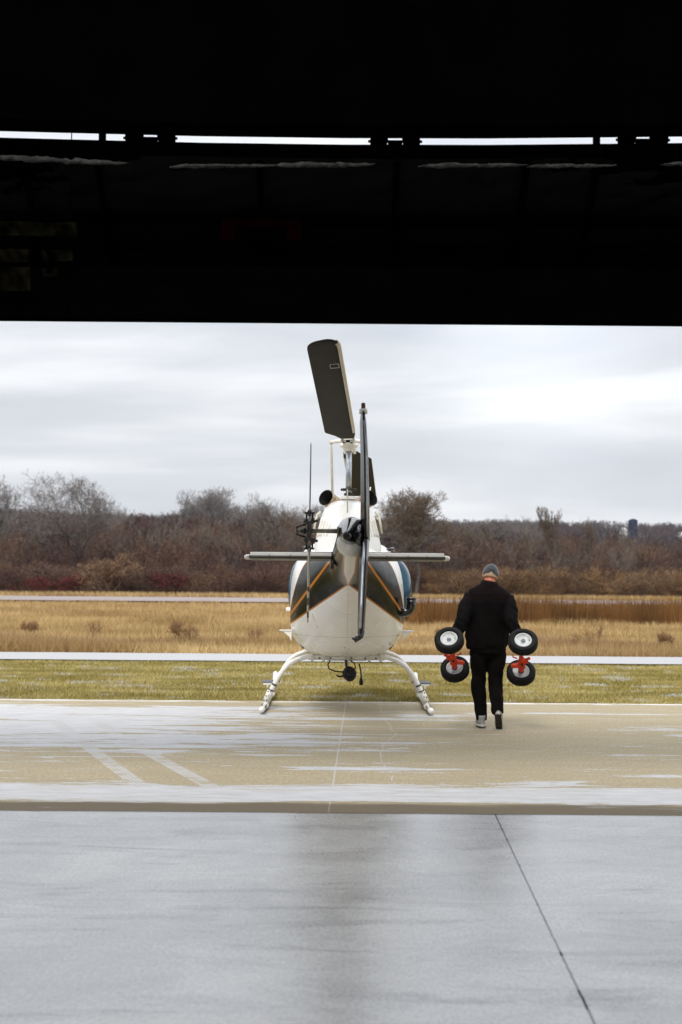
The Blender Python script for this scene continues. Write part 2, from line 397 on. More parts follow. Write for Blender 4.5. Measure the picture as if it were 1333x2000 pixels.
# bifold door, folded up under the header
door = empty('bifold_door', (0, 9.9, 0), 0, 'black bifold hangar door folded up, hanging by hinges below the header', 'door')
ztop = P(666, 286.5, 9.9).z+.042; zbot = P(666, 628, 10.0).z; zmid = zbot+.42; Ymid = 1.0
def wrinkle(x, t):
    return .028*noise.noise(Vector((x*4+t*5, t*2.2, 3)))+.018*noise.noise(Vector((x*17+t*9, t*2, 9)))+.02*noise.noise(Vector((x*1.5, t*9, 1)))
mb = MB(); N1, N2 = 260, 24; vs = []
for j in range(N2+1):
    t = j/N2
    for i in range(N1+1):
        x = -4.2+8.4*i/N1; y = .07+t*(Ymid-.07); z = (ztop-.05)*(1-t)+(zmid+.03)*t-sag(x)*(1-t)
        vs.append((x, y, z+wrinkle(x, t*2.5)))
mb.add(vs, [(j*(N1+1)+i, j*(N1+1)+i+1, (j+1)*(N1+1)+i+1, (j+1)*(N1+1)+i) for j in range(N2) for i in range(N1)])
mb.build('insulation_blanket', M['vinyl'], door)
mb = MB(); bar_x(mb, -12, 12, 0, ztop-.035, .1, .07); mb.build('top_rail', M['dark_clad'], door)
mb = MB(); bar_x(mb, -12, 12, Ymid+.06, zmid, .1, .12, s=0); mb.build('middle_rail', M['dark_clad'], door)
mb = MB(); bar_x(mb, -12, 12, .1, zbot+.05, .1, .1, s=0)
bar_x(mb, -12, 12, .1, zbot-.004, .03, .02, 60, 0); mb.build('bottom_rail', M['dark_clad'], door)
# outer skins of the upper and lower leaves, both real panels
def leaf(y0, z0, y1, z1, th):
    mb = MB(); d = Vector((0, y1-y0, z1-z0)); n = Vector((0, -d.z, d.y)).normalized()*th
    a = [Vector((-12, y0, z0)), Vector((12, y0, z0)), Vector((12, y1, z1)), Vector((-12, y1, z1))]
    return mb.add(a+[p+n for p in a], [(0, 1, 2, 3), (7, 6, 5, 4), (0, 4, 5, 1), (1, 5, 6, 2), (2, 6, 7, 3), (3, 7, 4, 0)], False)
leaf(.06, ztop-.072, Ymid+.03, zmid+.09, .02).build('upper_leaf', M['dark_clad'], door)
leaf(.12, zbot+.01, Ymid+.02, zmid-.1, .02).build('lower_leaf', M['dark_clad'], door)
# purlins of the upper leaf, then uprights
def upper_at(t, off=-.06): return (.07+t*(Ymid-.07), (ztop-.05)*(1-t)+(zmid+.03)*t+off)
for t in (.42, .63, .84):
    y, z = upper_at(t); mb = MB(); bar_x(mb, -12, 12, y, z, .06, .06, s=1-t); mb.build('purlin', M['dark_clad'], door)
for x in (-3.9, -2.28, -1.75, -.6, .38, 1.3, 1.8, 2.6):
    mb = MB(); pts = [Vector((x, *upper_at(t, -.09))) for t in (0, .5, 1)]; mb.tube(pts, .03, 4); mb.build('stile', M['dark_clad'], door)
# frontal truss of the lower leaf: closes the view between the bottom rail and the upper leaf
mb = MB()
vs = []; NN = 120
for j in range(13):
    t = j/12
    for i in range(NN+1):
        x = -4.5+9*i/NN; vs.append((x, .13+.03*noise.noise(Vector((x*2, t*3, 5))), zbot+.05+t*.34))
mb.add(vs, [(j*(NN+1)+i, j*(NN+1)+i+1, (j+1)*(NN+1)+i+1, (j+1)*(NN+1)+i) for j in range(12) for i in range(NN)])
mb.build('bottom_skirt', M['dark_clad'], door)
# hinges and stay rods in the bright gap
for px in (295, 772, 1255):
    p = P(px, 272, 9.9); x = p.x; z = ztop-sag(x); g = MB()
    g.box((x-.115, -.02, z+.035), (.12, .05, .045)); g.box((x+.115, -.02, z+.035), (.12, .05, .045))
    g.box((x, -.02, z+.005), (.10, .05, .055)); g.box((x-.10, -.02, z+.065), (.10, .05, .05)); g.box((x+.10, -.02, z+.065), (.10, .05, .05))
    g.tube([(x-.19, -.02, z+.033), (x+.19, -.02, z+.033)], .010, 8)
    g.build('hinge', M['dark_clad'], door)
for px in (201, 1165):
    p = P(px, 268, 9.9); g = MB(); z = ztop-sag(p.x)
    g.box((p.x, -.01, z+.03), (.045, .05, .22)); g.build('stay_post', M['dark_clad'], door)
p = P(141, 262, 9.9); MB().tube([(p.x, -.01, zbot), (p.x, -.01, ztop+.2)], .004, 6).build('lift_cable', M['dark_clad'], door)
# paler insulation folds added below the top rail to stand for highlights
M['fabric'] = simple('highlight_fabric', (.022, .022, .021), .8, var=.7, scale=22, spec=.2)
for a_, b_, zz, rr in ((-20, 242, 306, 7), (342, 540, 324, 6), (540, 722, 322, 8), (828, 1022, 323, 6), (1040, 1196, 324, 6), (1300, 1360, 320, 5)):
    rings = []; n_ = 90
    for i in range(n_+1):
        t = i/n_; q = P(a_+(b_-a_)*t, zz+(14*t if a_ < 0 else 0), 9.72); fat = rr/2778*9.72*(.25+.75*math.sin(math.pi*min(1, t*1.6+.05))**.5 if t < .6 else .25+.75*max(0, 1-(t-.6)/.42)**.7)*(.6+.8*abs(noise.noise(Vector((q.x*5, 1, 1)))))
        rings.append([Vector((q.x+.04*math.sin(c), q.y-9.9+math.cos(c)*fat*.6, q.z+math.sin(c)*fat+.010*noise.noise(Vector((q.x*30+c*1.5, c*2, 4))))) for c in [2*math.pi*k/12 for k in range(12)]])
    MB().loft(rings).build('highlight_fold', M['fabric'], door)
M['film'] = simple('old_vinyl_film', (.0028, .0026, .0013), .8, var=.95, scale=9, spec=.0)
for x0, y0, x1, y1, lv in ((-10, 486, 56, 512, 0), (-10, 522, 60, 568, 0), (80, 488, 142, 510, 1), (84, 524, 112, 540, 1), (-10, 433, 70, 460, 1), (70, 434, 150, 461, 1)):
    vs = []; nn = 40
    for j in range(9):
        for i in range(nn+1):
            q = P(x0+(x1-x0)*i/nn, y0+(y1-y0)*j/8, 9.86); vs.append((q.x, q.y-9.9+.02*noise.noise(Vector((q.x*26+q.z*14, q.z*5, lv))), q.z))
    MB().add(vs, [(j*(nn+1)+i, j*(nn+1)+i+1, (j+1)*(nn+1)+i+1, (j+1)*(nn+1)+i) for j in range(8) for i in range(nn)]).build('vinyl_window', M['film'], door)
# dull red hoist bracket bolted to the door
p = P(510, 450, 10.25); g = MB(); y0 = p.y-9.9
g.box((p.x, y0, p.z+.055), (.58, .02, .045)); g.box((p.x-.24, y0, p.z-.02), (.11, .02, .11)); g.box((p.x+.24, y0, p.z-.02), (.11, .02, .11))
g.build('hoist_bracket', M['red_dark'], door, .004)

# ---------------------------------------------------------------- helicopter  (local +y is forward, away from the hangar)
HX, HY = .082, 16.8
heli = empty('helicopter', (HX, HY, 0), 0, 'white helicopter with charcoal band and orange pinstripes, tail towards the hangar', 'helicopter')
def L(px, py, Y): p = P(px, py, Y); return Vector((p.x-HX, p.y-HY, p.z))
def ring(y, hw, zb, zw, zt_, nb=2.6, nt_=2.6, n=48, sq=0.0):
    out = []
    for k in range(n):
        a = 2*math.pi*k/n; c, s_ = math.cos(a), math.sin(a)
        if s_ >= 0: ex = nt_; h = zt_-zw
        else: ex = nb; h = zw-zb
        out.append(Vector((hw*math.copysign(abs(c)**(2/ex), c), y, zw+h*math.copysign(abs(s_)**(2/ex), s_))))
    return out
secs = [(-1.62, .19, 1.54, 1.74, 1.93, 1.9, 2), (-1.45, .225, 1.47, 1.735, 1.95, 1.75, 2.1), (-1.2, .30, 1.33, 1.68, 1.97, 1.7, 2.2), (-.9, .40, 1.13, 1.56, 1.985, 1.7, 2.4),
        (-.55, .51, .93, 1.42, 2.0, 1.8, 2.5), (-.2, .60, .79, 1.30, 2.02, 2.0, 2.9), (.15, .66, .70, 1.22, 2.05, 2.3, 3.1), (.5, .69, .655, 1.18, 2.07, 2.7, 3.2),
        (1.0, .70, .635, 1.16, 2.09, 3, 3.2), (1.6, .70, .63, 1.15, 2.09, 3, 3.2), (2.2, .67, .64, 1.13, 2.04, 2.8, 3), (2.8, .58, .68, 1.08, 1.86, 2.5, 2.3), (3.3, .42, .74, 1.04, 1.52, 2.3, 2.1), (3.65, .22, .84, 1.02, 1.24, 2, 2), (3.75, .05, .97, 1.02, 1.07, 2, 2)]
def interp(secs, sub):
    out = []
    for i in range(len(secs)-1):
        p0 = secs[max(i-1, 0)]; p1 = secs[i]; p2 = secs[i+1]; p3 = secs[min(i+2, len(secs)-1)]
        for k in range(sub):
            t = k/sub
            out.append(tuple(.5*((2*b)+(-a+c)*t+(2*a-5*b+4*c-d)*t*t+(-a+3*b-3*c+d)*t**3) for a, b, c, d in zip(p0, p1, p2, p3)))
    out.append(secs[-1]); return out
fine_secs = interp(secs, 16)
def hull_y(x, z):
    """where the stern surface is met at a given x, z"""
    for q in fine_secs:
        y, hw, zb, zw, zt2, nb, nt2 = q
        if zb < z < zt2 and hw > .01:
            e_, h_ = (nt2, zt2-zw) if z > zw else (nb, zw-zb)
            if (abs(x)/hw)**e_+(abs(z-zw)/h_)**e_ < 1: return y
    return .3
mb = MB().loft([ring(*s) for s in interp(secs, 5)]); fus = mb.build('fuselage', M['hull'], heli)
# windscreens / side windows tinted blue, bulging past the hull
def bubble(sx_, bulge, y0, y1, z0, z1):
    vs = []; nu, nv = 18, 18
    for i in range(nu+1):
        for j in range(nv+1):
            u = -1+2*i/nu; v = -1+2*j/nv
            k = max(0, (1-abs(u)**3.2))**.55*max(0, (1-abs(v)**3.2))**.55
            z = z0+(z1-z0)*(v+1)/2; y = y0+(y1-y0)*(u+1)/2
            tz = abs((z-1.16)/.93) if z > 1.16 else 0
            hull = .70*max(.0, 1-tz**3.2)**(1/3.2)
            vs.append((sx_*(hull-.02+bulge*k), y, z))
    return MB().add(vs, [(i*(nv+1)+j, i*(nv+1)+j+1, (i+1)*(nv+1)+j+1, (i+1)*(nv+1)+j) for i in range(nu) for j in range(nv)])
bubble(1, .155, .75, 2.2, 1.2, 1.88).build('bubble_window', M['blue'], heli)
bubble(-1, .07, .75, 2.2, 1.2, 1.86).build('bubble_window', M['blue'], heli)
g = MB()
for sx_, xx in ((-1, .69), (1, .765)):
    g = MB(); g.tube([(sx_*(xx-.03), 1.3, 1.56), (sx_*(xx+.035), 1.3, 1.56)], .012, 8); g.sphere((sx_*(xx+.035), 1.3, 1.56), .016, 8, 6); g.build('door_latch', M['bolt'], heli)
g = MB(); g.box((-.725, .9, 1.215), (.06, .12, .045)); g.build('flank_lamp', M['white'], heli, .008)
# black elbow pipe on the right side
g = MB(); e0 = L(783, 1194, 16.8)
pts = [e0+Vector((-.12, .12, 0)), e0+Vector((-.05, .05, 0))]+[e0+Vector((.045+.08*math.sin(a), 0, .08-.08*math.cos(a)-.01)) for a in [math.pi/2*k/8 for k in range(9)]]+[e0+Vector((.125, 0, .155))]
g.tube(pts, [.052]*11+[.055], 18); g.tube([pts[-1]+Vector((0, 0, -.045)), pts[-1]+Vector((0, 0, -.03))], .058, 18)
g.tube([pts[-1]+Vector((0, 0, -.02)), pts[-1]+Vector((0, 0, .01))], .059, 18)
g.build('elbow_pipe', M['black_gloss'], heli)
# small steps low on the flanks
for sx_ in (-1, 1):
    g = MB(); g.box((sx_*.735, .35, .975), (.15, .16, .012))
    g.add([(sx_*.66, .28, .97), (sx_*.78, .28, .97), (sx_*.69, .28, .90), (sx_*.665, .28, .84), (sx_*.66, .32, .97), (sx_*.78, .32, .97), (sx_*.69, .32, .90), (sx_*.665, .32, .84)],
          [(0, 1, 2, 3), (7, 6, 5, 4), (0, 4, 5, 1), (1, 5, 6, 2), (2, 6, 7, 3), (3, 7, 4, 0)], False)
    g.build('step', M['white'], heli, .004)
# upper rear handles on the charcoal shoulders
for sx_ in (-1, 1):
    g = MB(); z = 1.70; y = -.42
    g.tube([(sx_*.20, y-.1, z), (sx_*.47, y, z+.005)], .008, 8)
    for a in (.26, .37): g.tube([(sx_*a, y-.06, z+.03), (sx_*a, y-.06, z-.035)], .011, 8); g.sphere((sx_*a, y-.06, z-.035), .014, 8, 6)
    g.tube([(sx_*.26, y-.06, z), (sx_*.26, y+.2, z)], .008, 6); g.build('tie_rod', M['offwhite'], heli)
# belly details
for sx_ in (-1, 1):
    g = MB(); x, z = sx_*.545, .775; g.box((x, hull_y(x, z)-.002, z), (.016, .02, .075), Matrix.Rotation(R(-sx_*-38), 3, 'Y')); g.build('drain_slot', M['dark_metal'], heli)
for x, z, dd in ((.60, .93, (.020, .02, .018)), (.515, .83, (.012, .02, .032))):
    g = MB(); g.box((x, hull_y(x, z)-.004, z), dd); g.build('red_tab', M['red'], heli)
g = MB(); g.tube([Vector((x, hull_y(x, z)-.004, z)) for x, z in ((-.42, 1.29), (-.39, 1.17), (-.34, 1.04), (-.27, .90))], .0028, 6); g.build('static_wire', M['dark_metal'], heli)
for x, z in ((-.60, .93), (-.28, 1.07), (-.03, .80), (.02, .78), (.43, .80)):
    g = MB(); g.sphere((x, hull_y(x, z)-.002, z), .008, 8, 6); g.build('rivet', M['bolt'], heli)
for s_ in (1, -1):      # pressed stiffeners low on the belly
    g = MB(); g.tube([Vector((s_*x, hull_y(x, z)-.001, z)) for x, z in ((.46, .74), (.36, .80), (.24, .87), (.12, .93))], [.003, .009, .009, .003], 8); g.build('belly_stiffener', M['white'], heli)
g = MB(); g.tube([Vector((0, hull_y(0, z)-.012, z)) for z in (.86, .80, .74, .68)], .006, 8); g.sphere((0, hull_y(0, .87)-.02, .87), .012, 8, 6); g.build('belly_antenna', M['white'], heli)
# engine cowling on the roof
def cring(y, wb, wt, z0, z1, n=40, ex=5):
    out = []
    for k in range(n):
        a = 2*math.pi*k/n; c, s_ = math.cos(a), math.sin(a)
        zz = math.copysign(abs(s_)**(2/ex), s_); f = (zz+1)/2; ww = wb+(wt-wb)*f
        out.append(Vector((ww*math.copysign(abs(c)**(2/ex), c), y, z0+(z1-z0)*f)))
    return out
csec = [(-1.05, .10, .07, 1.8, 2.06), (-.75, .27, .15, 1.78, 2.24), (-.5, .385, .225, 1.78, 2.42), (-.25, .43, .255, 1.80, 2.50), (.1, .44, .265, 1.82, 2.53), (.7, .45, .27, 1.83, 2.55), (1.5, .44, .28, 1.93, 2.55), (2.1, .42, .24, 1.93, 2.42), (2.6, .36, .15, 1.9, 2.2), (2.9, .2, .1, 1.85, 2.0)]
mb = MB().loft([cring(*s) for s in interp(csec, 4)]); cow = mb.build('engine_cowling', M['white'], heli)
# louvred side panels lying on the cowling flanks
cs = interp(csec, 8)
def cow_w(y, z):
    q = min(cs, key=lambda c: abs(c[0]-y)); f = min(max((z-q[3])/(q[4]-q[3]), 0), 1); return (q[1]+(q[2]-q[1])*f)*max(0, 1-abs(2*f-1)**5)**.2
for sx_ in (-1, 1):
    for i in range(7):
        y = -.66+i*.075; g = MB(); z0, z1 = 2.08, 2.31-.03*max(0, 3-i)
        pts = [Vector((sx_*(cow_w(y, z0+(z1-z0)*k/5)+.002), y, z0+(z1-z0)*k/5)) for k in range(6)]
        g.tube(pts, [(.009, .004)]*6, 8, flat=(sx_*1, -1, 0)); g.build('louver', M['white'], heli)
g = MB(); g.box((0, -.33, 2.472), (.30, .02, .006)); g.build('cowling_seam', M['dark_metal'], heli)
g = MB(); g.box((.0, .45, 2.565), (.40, .6, .04)); g.build('mast_deck', M['white'], heli, .012)
# curved beige hoop pipes beside the exhausts
for sx_ in (-1, 1):
    g = MB(); g.tube([(sx_*.33, .3, 2.40), (sx_*.37, .25, 2.36), (sx_*.39, .2, 2.26), (sx_*.41, .2, 2.14)], .014, 8); g.build('drain_pipe', M['cream'], heli)
# twin exhaust stacks
for sx_ in (-1, 1):
    mo = Vector((sx_*.262, -.20, 2.545)); ba = Vector((sx_*.03, .12, 2.40)); d = (mo-ba).normalized()
    g = MB(); u = Vector((0, 0, 1)); rings = []
    rings_o = []; 
    for q, r in ((0, .075), (.45, .085), (.8, .093), (1, .098)): rings_o.append((ba+(mo-ba)*q, r))
    g.tube([p for p, r in rings_o], [r for p, r in rings_o], 24, cap=False); st = g.build('exhaust_stack', M['exhaust'], heli)
    g = MB(); g.tube([p+d*.0 for p, r in rings_o], [r-.006 for p, r in rings_o], 24, cap=False)
    c0 = ba+(mo-ba)*.25; g.lathe(c0, d, [(0.001, 0), (.078, 0)], 24); g.build('exhaust_bore', M['soot'], st)
# rooftop thin rod antenna with hook
g = MB(); a = L(679, 1004, 16.2); t_ = L(679, 955, 16.2); g.tube([a, t_], .007, 8); g.tube([a+Vector((-.035, 0, .012)), a+Vector((-.02, 0, -.012)), a+Vector((0, 0, -.018)), a+Vector((.02, 0, -.012)), a+Vector((.035, 0, .012))], .006, 6)
g.build('antenna', M['cream'], heli)
g = MB(); g.tube([L(721, 975, 17), L(724, 951, 17)], .008, 8); g.build('antenna', M['white'], heli)
g = MB(); g.tube([L(756, 1075, 17), L(768, 1072, 17.1), L(772, 1077, 17.2)], [.02, .022, .008], 10); g.build('roof_lamp', M['black_gloss'], heli)
g = MB(); g.tube([L(590, 1072, 17), L(598, 1069, 17.1)], [.016, .02], 10); g.build('roof_lamp', M['black_gloss'], heli)

# tail boom
bm0, bm1 = Vector((0, -1.5, 1.735)), Vector((0, -4.72, 1.93))
rings = []
for k in range(21):
    t = k/20; p = bm0.lerp(bm1, t); r = .205+(.118-.205)*t
    rings.append([p+Vector((math.cos(a)*r, 0, math.sin(a)*r*1.06)) for a in [2*math.pi*i/28 for i in range(28)]])
MB().loft(rings).build('tail_boom', M['boom'], heli)
# drive-shaft cover on top of the boom
rings = []
for k in range(13):
    t = k/12; p = bm0.lerp(bm1, t*.93)+Vector((0, 0, .205+(.118-.205)*t)); rings.append([p+Vector((math.cos(a)*.055, 0, math.sin(a)*.055)) for a in [2*math.pi*i/14 for i in range(14)]])
MB().loft(rings).build('shaft_cover', M['black_gloss'], heli)
# boom end cap and gearbox fairing
g = MB(); rings = []
for k in range(9):
    t = k/8; rr = .118*math.sqrt(max(0.0004, 1-t*t)); rings.append([Vector((0, -4.72-t*.15, 1.90))+Vector((math.cos(a)*rr, 0, math.sin(a)*rr*1.0)) for a in [2*math.pi*i/24 for i in range(24)]])
g.loft(rings); g.build('boom_cap', M['offwhite'], heli)
g = MB(); rings = []
for t, rx, rz, zc, xc in ((0, .10, .09, 1.99, .01), (.15, .125, .12, 1.995, .012), (.35, .13, .13, 2.0, .012), (.55, .115, .115, 1.99, .01), (.75, .08, .082, 1.97, -.005), (.9, .045, .048, 1.955, -.025), (1, .024, .026, 1.95, -.035)):
    rings.append([Vector((xc+math.cos(a)*rx, -4.35-t*.75, zc+math.sin(a)*rz)) for a in [2*math.pi*i/28 for i in range(28)]])
g.loft(rings); gf = g.build('gearbox_fairing', M['black_gloss'], heli)
g = MB(); g.lathe((-.035, -5.10, 1.95), (0, -1, 0), [(.0, .0), (.026, 0), (.030, .02), (.030, .035), (.018, .04), (.018, .02), (.001, .02)], 20); g.build('tail_lamp', M['dark_metal'], gf)
g = MB(); g.sphere((.08, -4.72, 1.965), (.075, .26, .10), 20, 12); g.build('fin_mount', M['black_gloss'], heli)
# vertical fin, swept up and down from the boom
def airfoil(c, chord, th, vert=True, n=10, te=.35):
    """closed section in the x-y plane, leading edge at +y"""
    pts = []
    for i in range(n+1):
        s_ = i/n; t = th*(1.48*math.sqrt(s_)-.63*s_-1.76*s_**2+1.42*s_**3-.508*s_**4)*1.0
        t = max(t, th*te*.5*s_); pts.append((t, .5*chord-s_*chord))
    out = [Vector((x, y, 0)) for x, y in pts]+[Vector((-x, y, 0)) for x, y in reversed(pts[1:])]
    return [p+c for p in out]
def fin_at(z, y, x, ch, th): return airfoil(Vector((x, y, z)), ch, th)
for nm, data in (('upper_fin', ((1.93, -4.62, .128, .78, .085), (2.25, -4.80, .122, .66, .075), (2.6, -4.98, .112, .54, .066), (2.90, -5.12, .096, .44, .056), (2.955, -5.15, .094, .40, .04))),
                 ('lower_fin', ((1.93, -4.66, .125, .76, .082), (1.7, -4.80, .112, .66, .076), (1.4, -4.95, .100, .54, .068), (1.19, -5.06, .092, .44, .06), (1.165, -5.08, .090, .38, .04)))):
    g = MB().loft([fin_at(*d) for d in data]); g.build(nm, M['fin'], heli)
g = MB()   # bare metal trailing edge strip
pts = []
for z, y, x, ch in ((1.95, -4.62, .140, .78), (2.25, -4.80, .136, .66), (2.6, -4.98, .126, .54), (2.88, -5.12, .108, .44)): pts.append(Vector((x-.003, y-ch*.5-.001, z)))
g.tube(pts, [(.010, .008)]*4, 8, flat=(1, 0, 0)); g.build('trim_strip', M['steel'], heli)
g = MB(); pts = []
for z, y, x, ch in ((1.9, -4.66, .115, .76), (1.7, -4.80, .103, .66), (1.4, -4.95, .091, .54), (1.2, -5.06, .082, .44)): pts.append(Vector((x-.002, y-ch*.5-.003, z)))
g.tube(pts, [(.012, .008)]*4, 8, flat=(1, 0, 0)); g.build('trim_strip', M['steel'], heli)
g = MB(); g.tube([(.094, -5.2, 2.95), (.094, -5.2, 2.99)], .034, 14); fc = g.build('fin_cap', M['offwhite'], heli)
g = MB(); g.tube([(.094, -5.2, 2.99), (.094, -5.2, 3.035), (.094, -5.2, 3.04)], [.018, .018, .012], 12); g.build('beacon', M['lamp_glass'], fc)
g = MB(); g.tube([(.09, -5.15, 1.17), (.085, -5.2, 1.13), (.07, -5.24, 1.12)], [.03, .022, .02], 10); g.sphere((.055, -5.25, 1.118), (.02, .024, .018), 12, 8); g.tube([(.045, -5.26, 1.085), (.05, -5.25, 1.13)], .008, 8); g.tube([(.015, -5.25, 1.118), (.07, -5.25, 1.10)], .009, 8); g.tube([(.03, -5.25, 1.10), (.06, -5.25, 1.13)], .014, 8); g.build('tail_skid', M['black'], heli)
# horizontal stabiliser
g = MB(); zc = 1.80; rings = []
for x in (-.955, -.945, -.45, 0, .45, .905, .915):
    s_ = .92 if x in (-.955, .915) else 1
    sec = airfoil(Vector((0, 0, 0)), .50, .058*s_, te=.5); rings.append([Vector((x, -3.0+p.y, zc+p.x*1.0+(p.y*.0))) for p in sec])
g.loft(rings); stb = g.build('stabiliser', M['stab_under'], heli)
g = MB(); g.box((-.02, -3.02, zc+.047), (1.85, .42, .012)); g.build('stabiliser_top', M['black_gloss'], stb, .004)
g = MB(); g.box((-.02, -3.235, zc+.028), (1.85, .03, .036)); g.build('bright_edge', M['white'], stb, .006)
for x in (-.76, -.56, .36, .56, .74):
    g = MB(); g.box((x, -3.256, zc-.002), (.004, .01, .055)); g.build('panel_joint', M['dark_metal'], stb)
for sx_, xx in ((-1, -.955), (1, .915)):
    g = MB(); g.tube([(xx, -3.12, zc), (xx+sx_*.02, -3.13, zc), (xx+sx_*.03, -3.14, zc)], [.026, .026, .018], 12); g.sphere((xx+sx_*.03, -3.14, zc), .024, 12, 8); g.build('position_lamp', M['offwhite'], stb)
for sx_ in (-1, 1):
    g = MB(); g.box((sx_*.16, -3.1, zc-.03), (.03, .30, .16)); g.sphere((sx_*.155, -3.28, zc-.05), .02, 8, 6); g.build('stabiliser_bracket', M['dark_metal'], heli, .006)

# tail rotor on the left, blades parked vertical
tr = Vector((-.347, -4.80, 1.985))
g = MB(); g.tube([(-.06, -4.80, 2.0), (-.20, -4.80, 2.0), (-.45, -4.80, 2.0)], [.022, .018, .018], 12); g.tube([(-.115, -4.8, 2.0), (-.095, -4.8, 2.0)], .04, 12); ts = g.build('rotor_shaft', M['olive'], heli)
g = MB(); x0 = tr.x
g.box((x0, -4.80, 2.0), (.040, .06, .13)); g.box((x0, -4.80, 2.075), (.10, .05, .014)); g.box((x0, -4.80, 1.925), (.10, .05, .014))
for zz, s_ in ((2.0, 1), (2.0, -1)):
    for hx in (-.032, .032):
        g.tube([(x0+hx*.8, -4.80, zz+s_*.06), (x0+hx*.8, -4.80, zz+s_*.155)], .008, 8)
        for q in (.09, .15): g.tube([(x0+hx*.4, -4.82, zz+s_*q), (x0+hx*1.3, -4.82, zz+s_*q)], .009, 8)
    g.box((x0, -4.80, zz+s_*.15), (.03, .045, .05))
    g.tube([(x0-.105, -4.84, zz+s_*.03), (x0-.085, -4.84, zz+s_*.04), (x0-.03, -4.83, zz+s_*.055)], .008, 8); g.sphere((x0-.105, -4.84, zz+s_*.03), .013, 8, 6)
    g.tube([(x0+.03, -4.83, zz+s_*.078), (x0+.06, -4.83, zz+s_*.085)], .008, 6); g.sphere((x0+.06, -4.83, zz+s_*.085), .013, 8, 6)
g.tube([(x0-.10, -4.80, 2.0), (x0, -4.80, 2.0)], .012, 8); g.tube([(x0-.075, -4.80, 2.0), (x0-.03, -4.80, 2.0)], [.018, .028], 12)
g.tube([(x0-.105, -4.84, 1.96), (x0-.105, -4.84, 2.04)], .006, 6)
hubt = g.build('rotor_hub', M['dark_metal'], heli)
for s_ in (1, -1):
    rings = []
    for k, ch, th in [(a_, b_, c_*(1.0 if s_ > 0 else 1.7)) for a_, b_, c_ in ((.13, .07, .012), (.2, .11, .013), (.5, .135, .012), (.74, .135, .010), (.76, .12, .005))]:
        sec = airfoil(Vector((0, 0, 0)), ch, th); rings.append([Vector((x0+p.x+k*(.008 if s_ > 0 else -.012), -4.80+p.y, 1.985+s_*k)) for p in sec])
    MB().loft(rings).build('tail_rotor_blade', M['trblade'], heli)

# mast, swashplate, pitch links and main rotor
MY = 1.1; MX = .012; zh = L(681, 868, HY+MY).z
g = MB(); g.tube([(MX, MY, 2.5), (MX, MY, zh-.02)], .038, 20); g.build('mast', M['steel'], heli)
g = MB()
for z, r in ((2.60, .075), (2.66, .06), (2.72, .08)): g.tube([(MX, MY, z-.014), (MX, MY, z+.014)], r, 20)
for i in range(8):
    a = i*math.pi/4
    for z in (2.60, 2.72): g.sphere((MX+math.cos(a)*.085, MY+math.sin(a)*.085, z), .018, 8, 6)
g.build('swashplate', M['dark_metal'], heli)
AZ = R(2.35); TILT = R(5.5)
rot = Matrix.Translation((MX, MY, zh)) @ Matrix.Rotation(-AZ, 4, 'Z') @ Matrix.Rotation(-TILT, 4, 'X')
RT = lambda p: rot @ Vector(p)
g = MB()
g.add([], [])
def rb(c, d, tp=1): g.box(RT(c), d, rot.to_3x3(), tp)
rb((0, 0, 0), (.16, .26, .09)); rb((0, -.24, .005), (.14, .30, .075)); rb((0, .24, .005), (.14, .30, .075))
g.tube([RT((-.11, 0, -.01)), RT((.11, 0, -.01))], [.03, .03], 12); g.tube([(MX, MY, zh-.09), (MX, MY, zh-.03)], [.055, .085], 20)
g.tube([(MX, MY, zh+.03), (MX, MY, zh+.10)], [.045, .03], 16)
for s_ in (-1, 1):
    g.tube([RT((s_*.06, -.30, -.01)), RT((s_*.215, -.20, -.01))], [.03, .02], 10); g.tube([RT((s_*.07, -.40, .03)), RT((s_*.07, -.40, -.055))], .022, 12)
    g.tube([RT((s_*.06, .36, .03)), RT((s_*.06, .36, -.055))], .022, 12)
hub = g.build('rotor_head', M['offwhite'], heli, .01)
g = MB()
for s_ in (-1, 1): g.tube([RT((s_*.045, -.40, -.062)), RT((s_*.045, -.40, -.052))], .018, 10)
rb((0, -.395, -.035), (.05, .012, .03)); g.build('grip_bolt', M['soot'], hub)
for s_ in (-1, 1):
    g = MB(); top = RT((s_*.215, -.20, -.015)); bot = Vector((MX+s_*.20, MY-.18, 2.58))
    g.tube([top, top.lerp(bot, .08), top.lerp(bot, .12), bot], [.010, .010, .015, .016], 10); g.sphere(top, .027, 12, 8); g.build('pitch_link', M['cream'], heli)
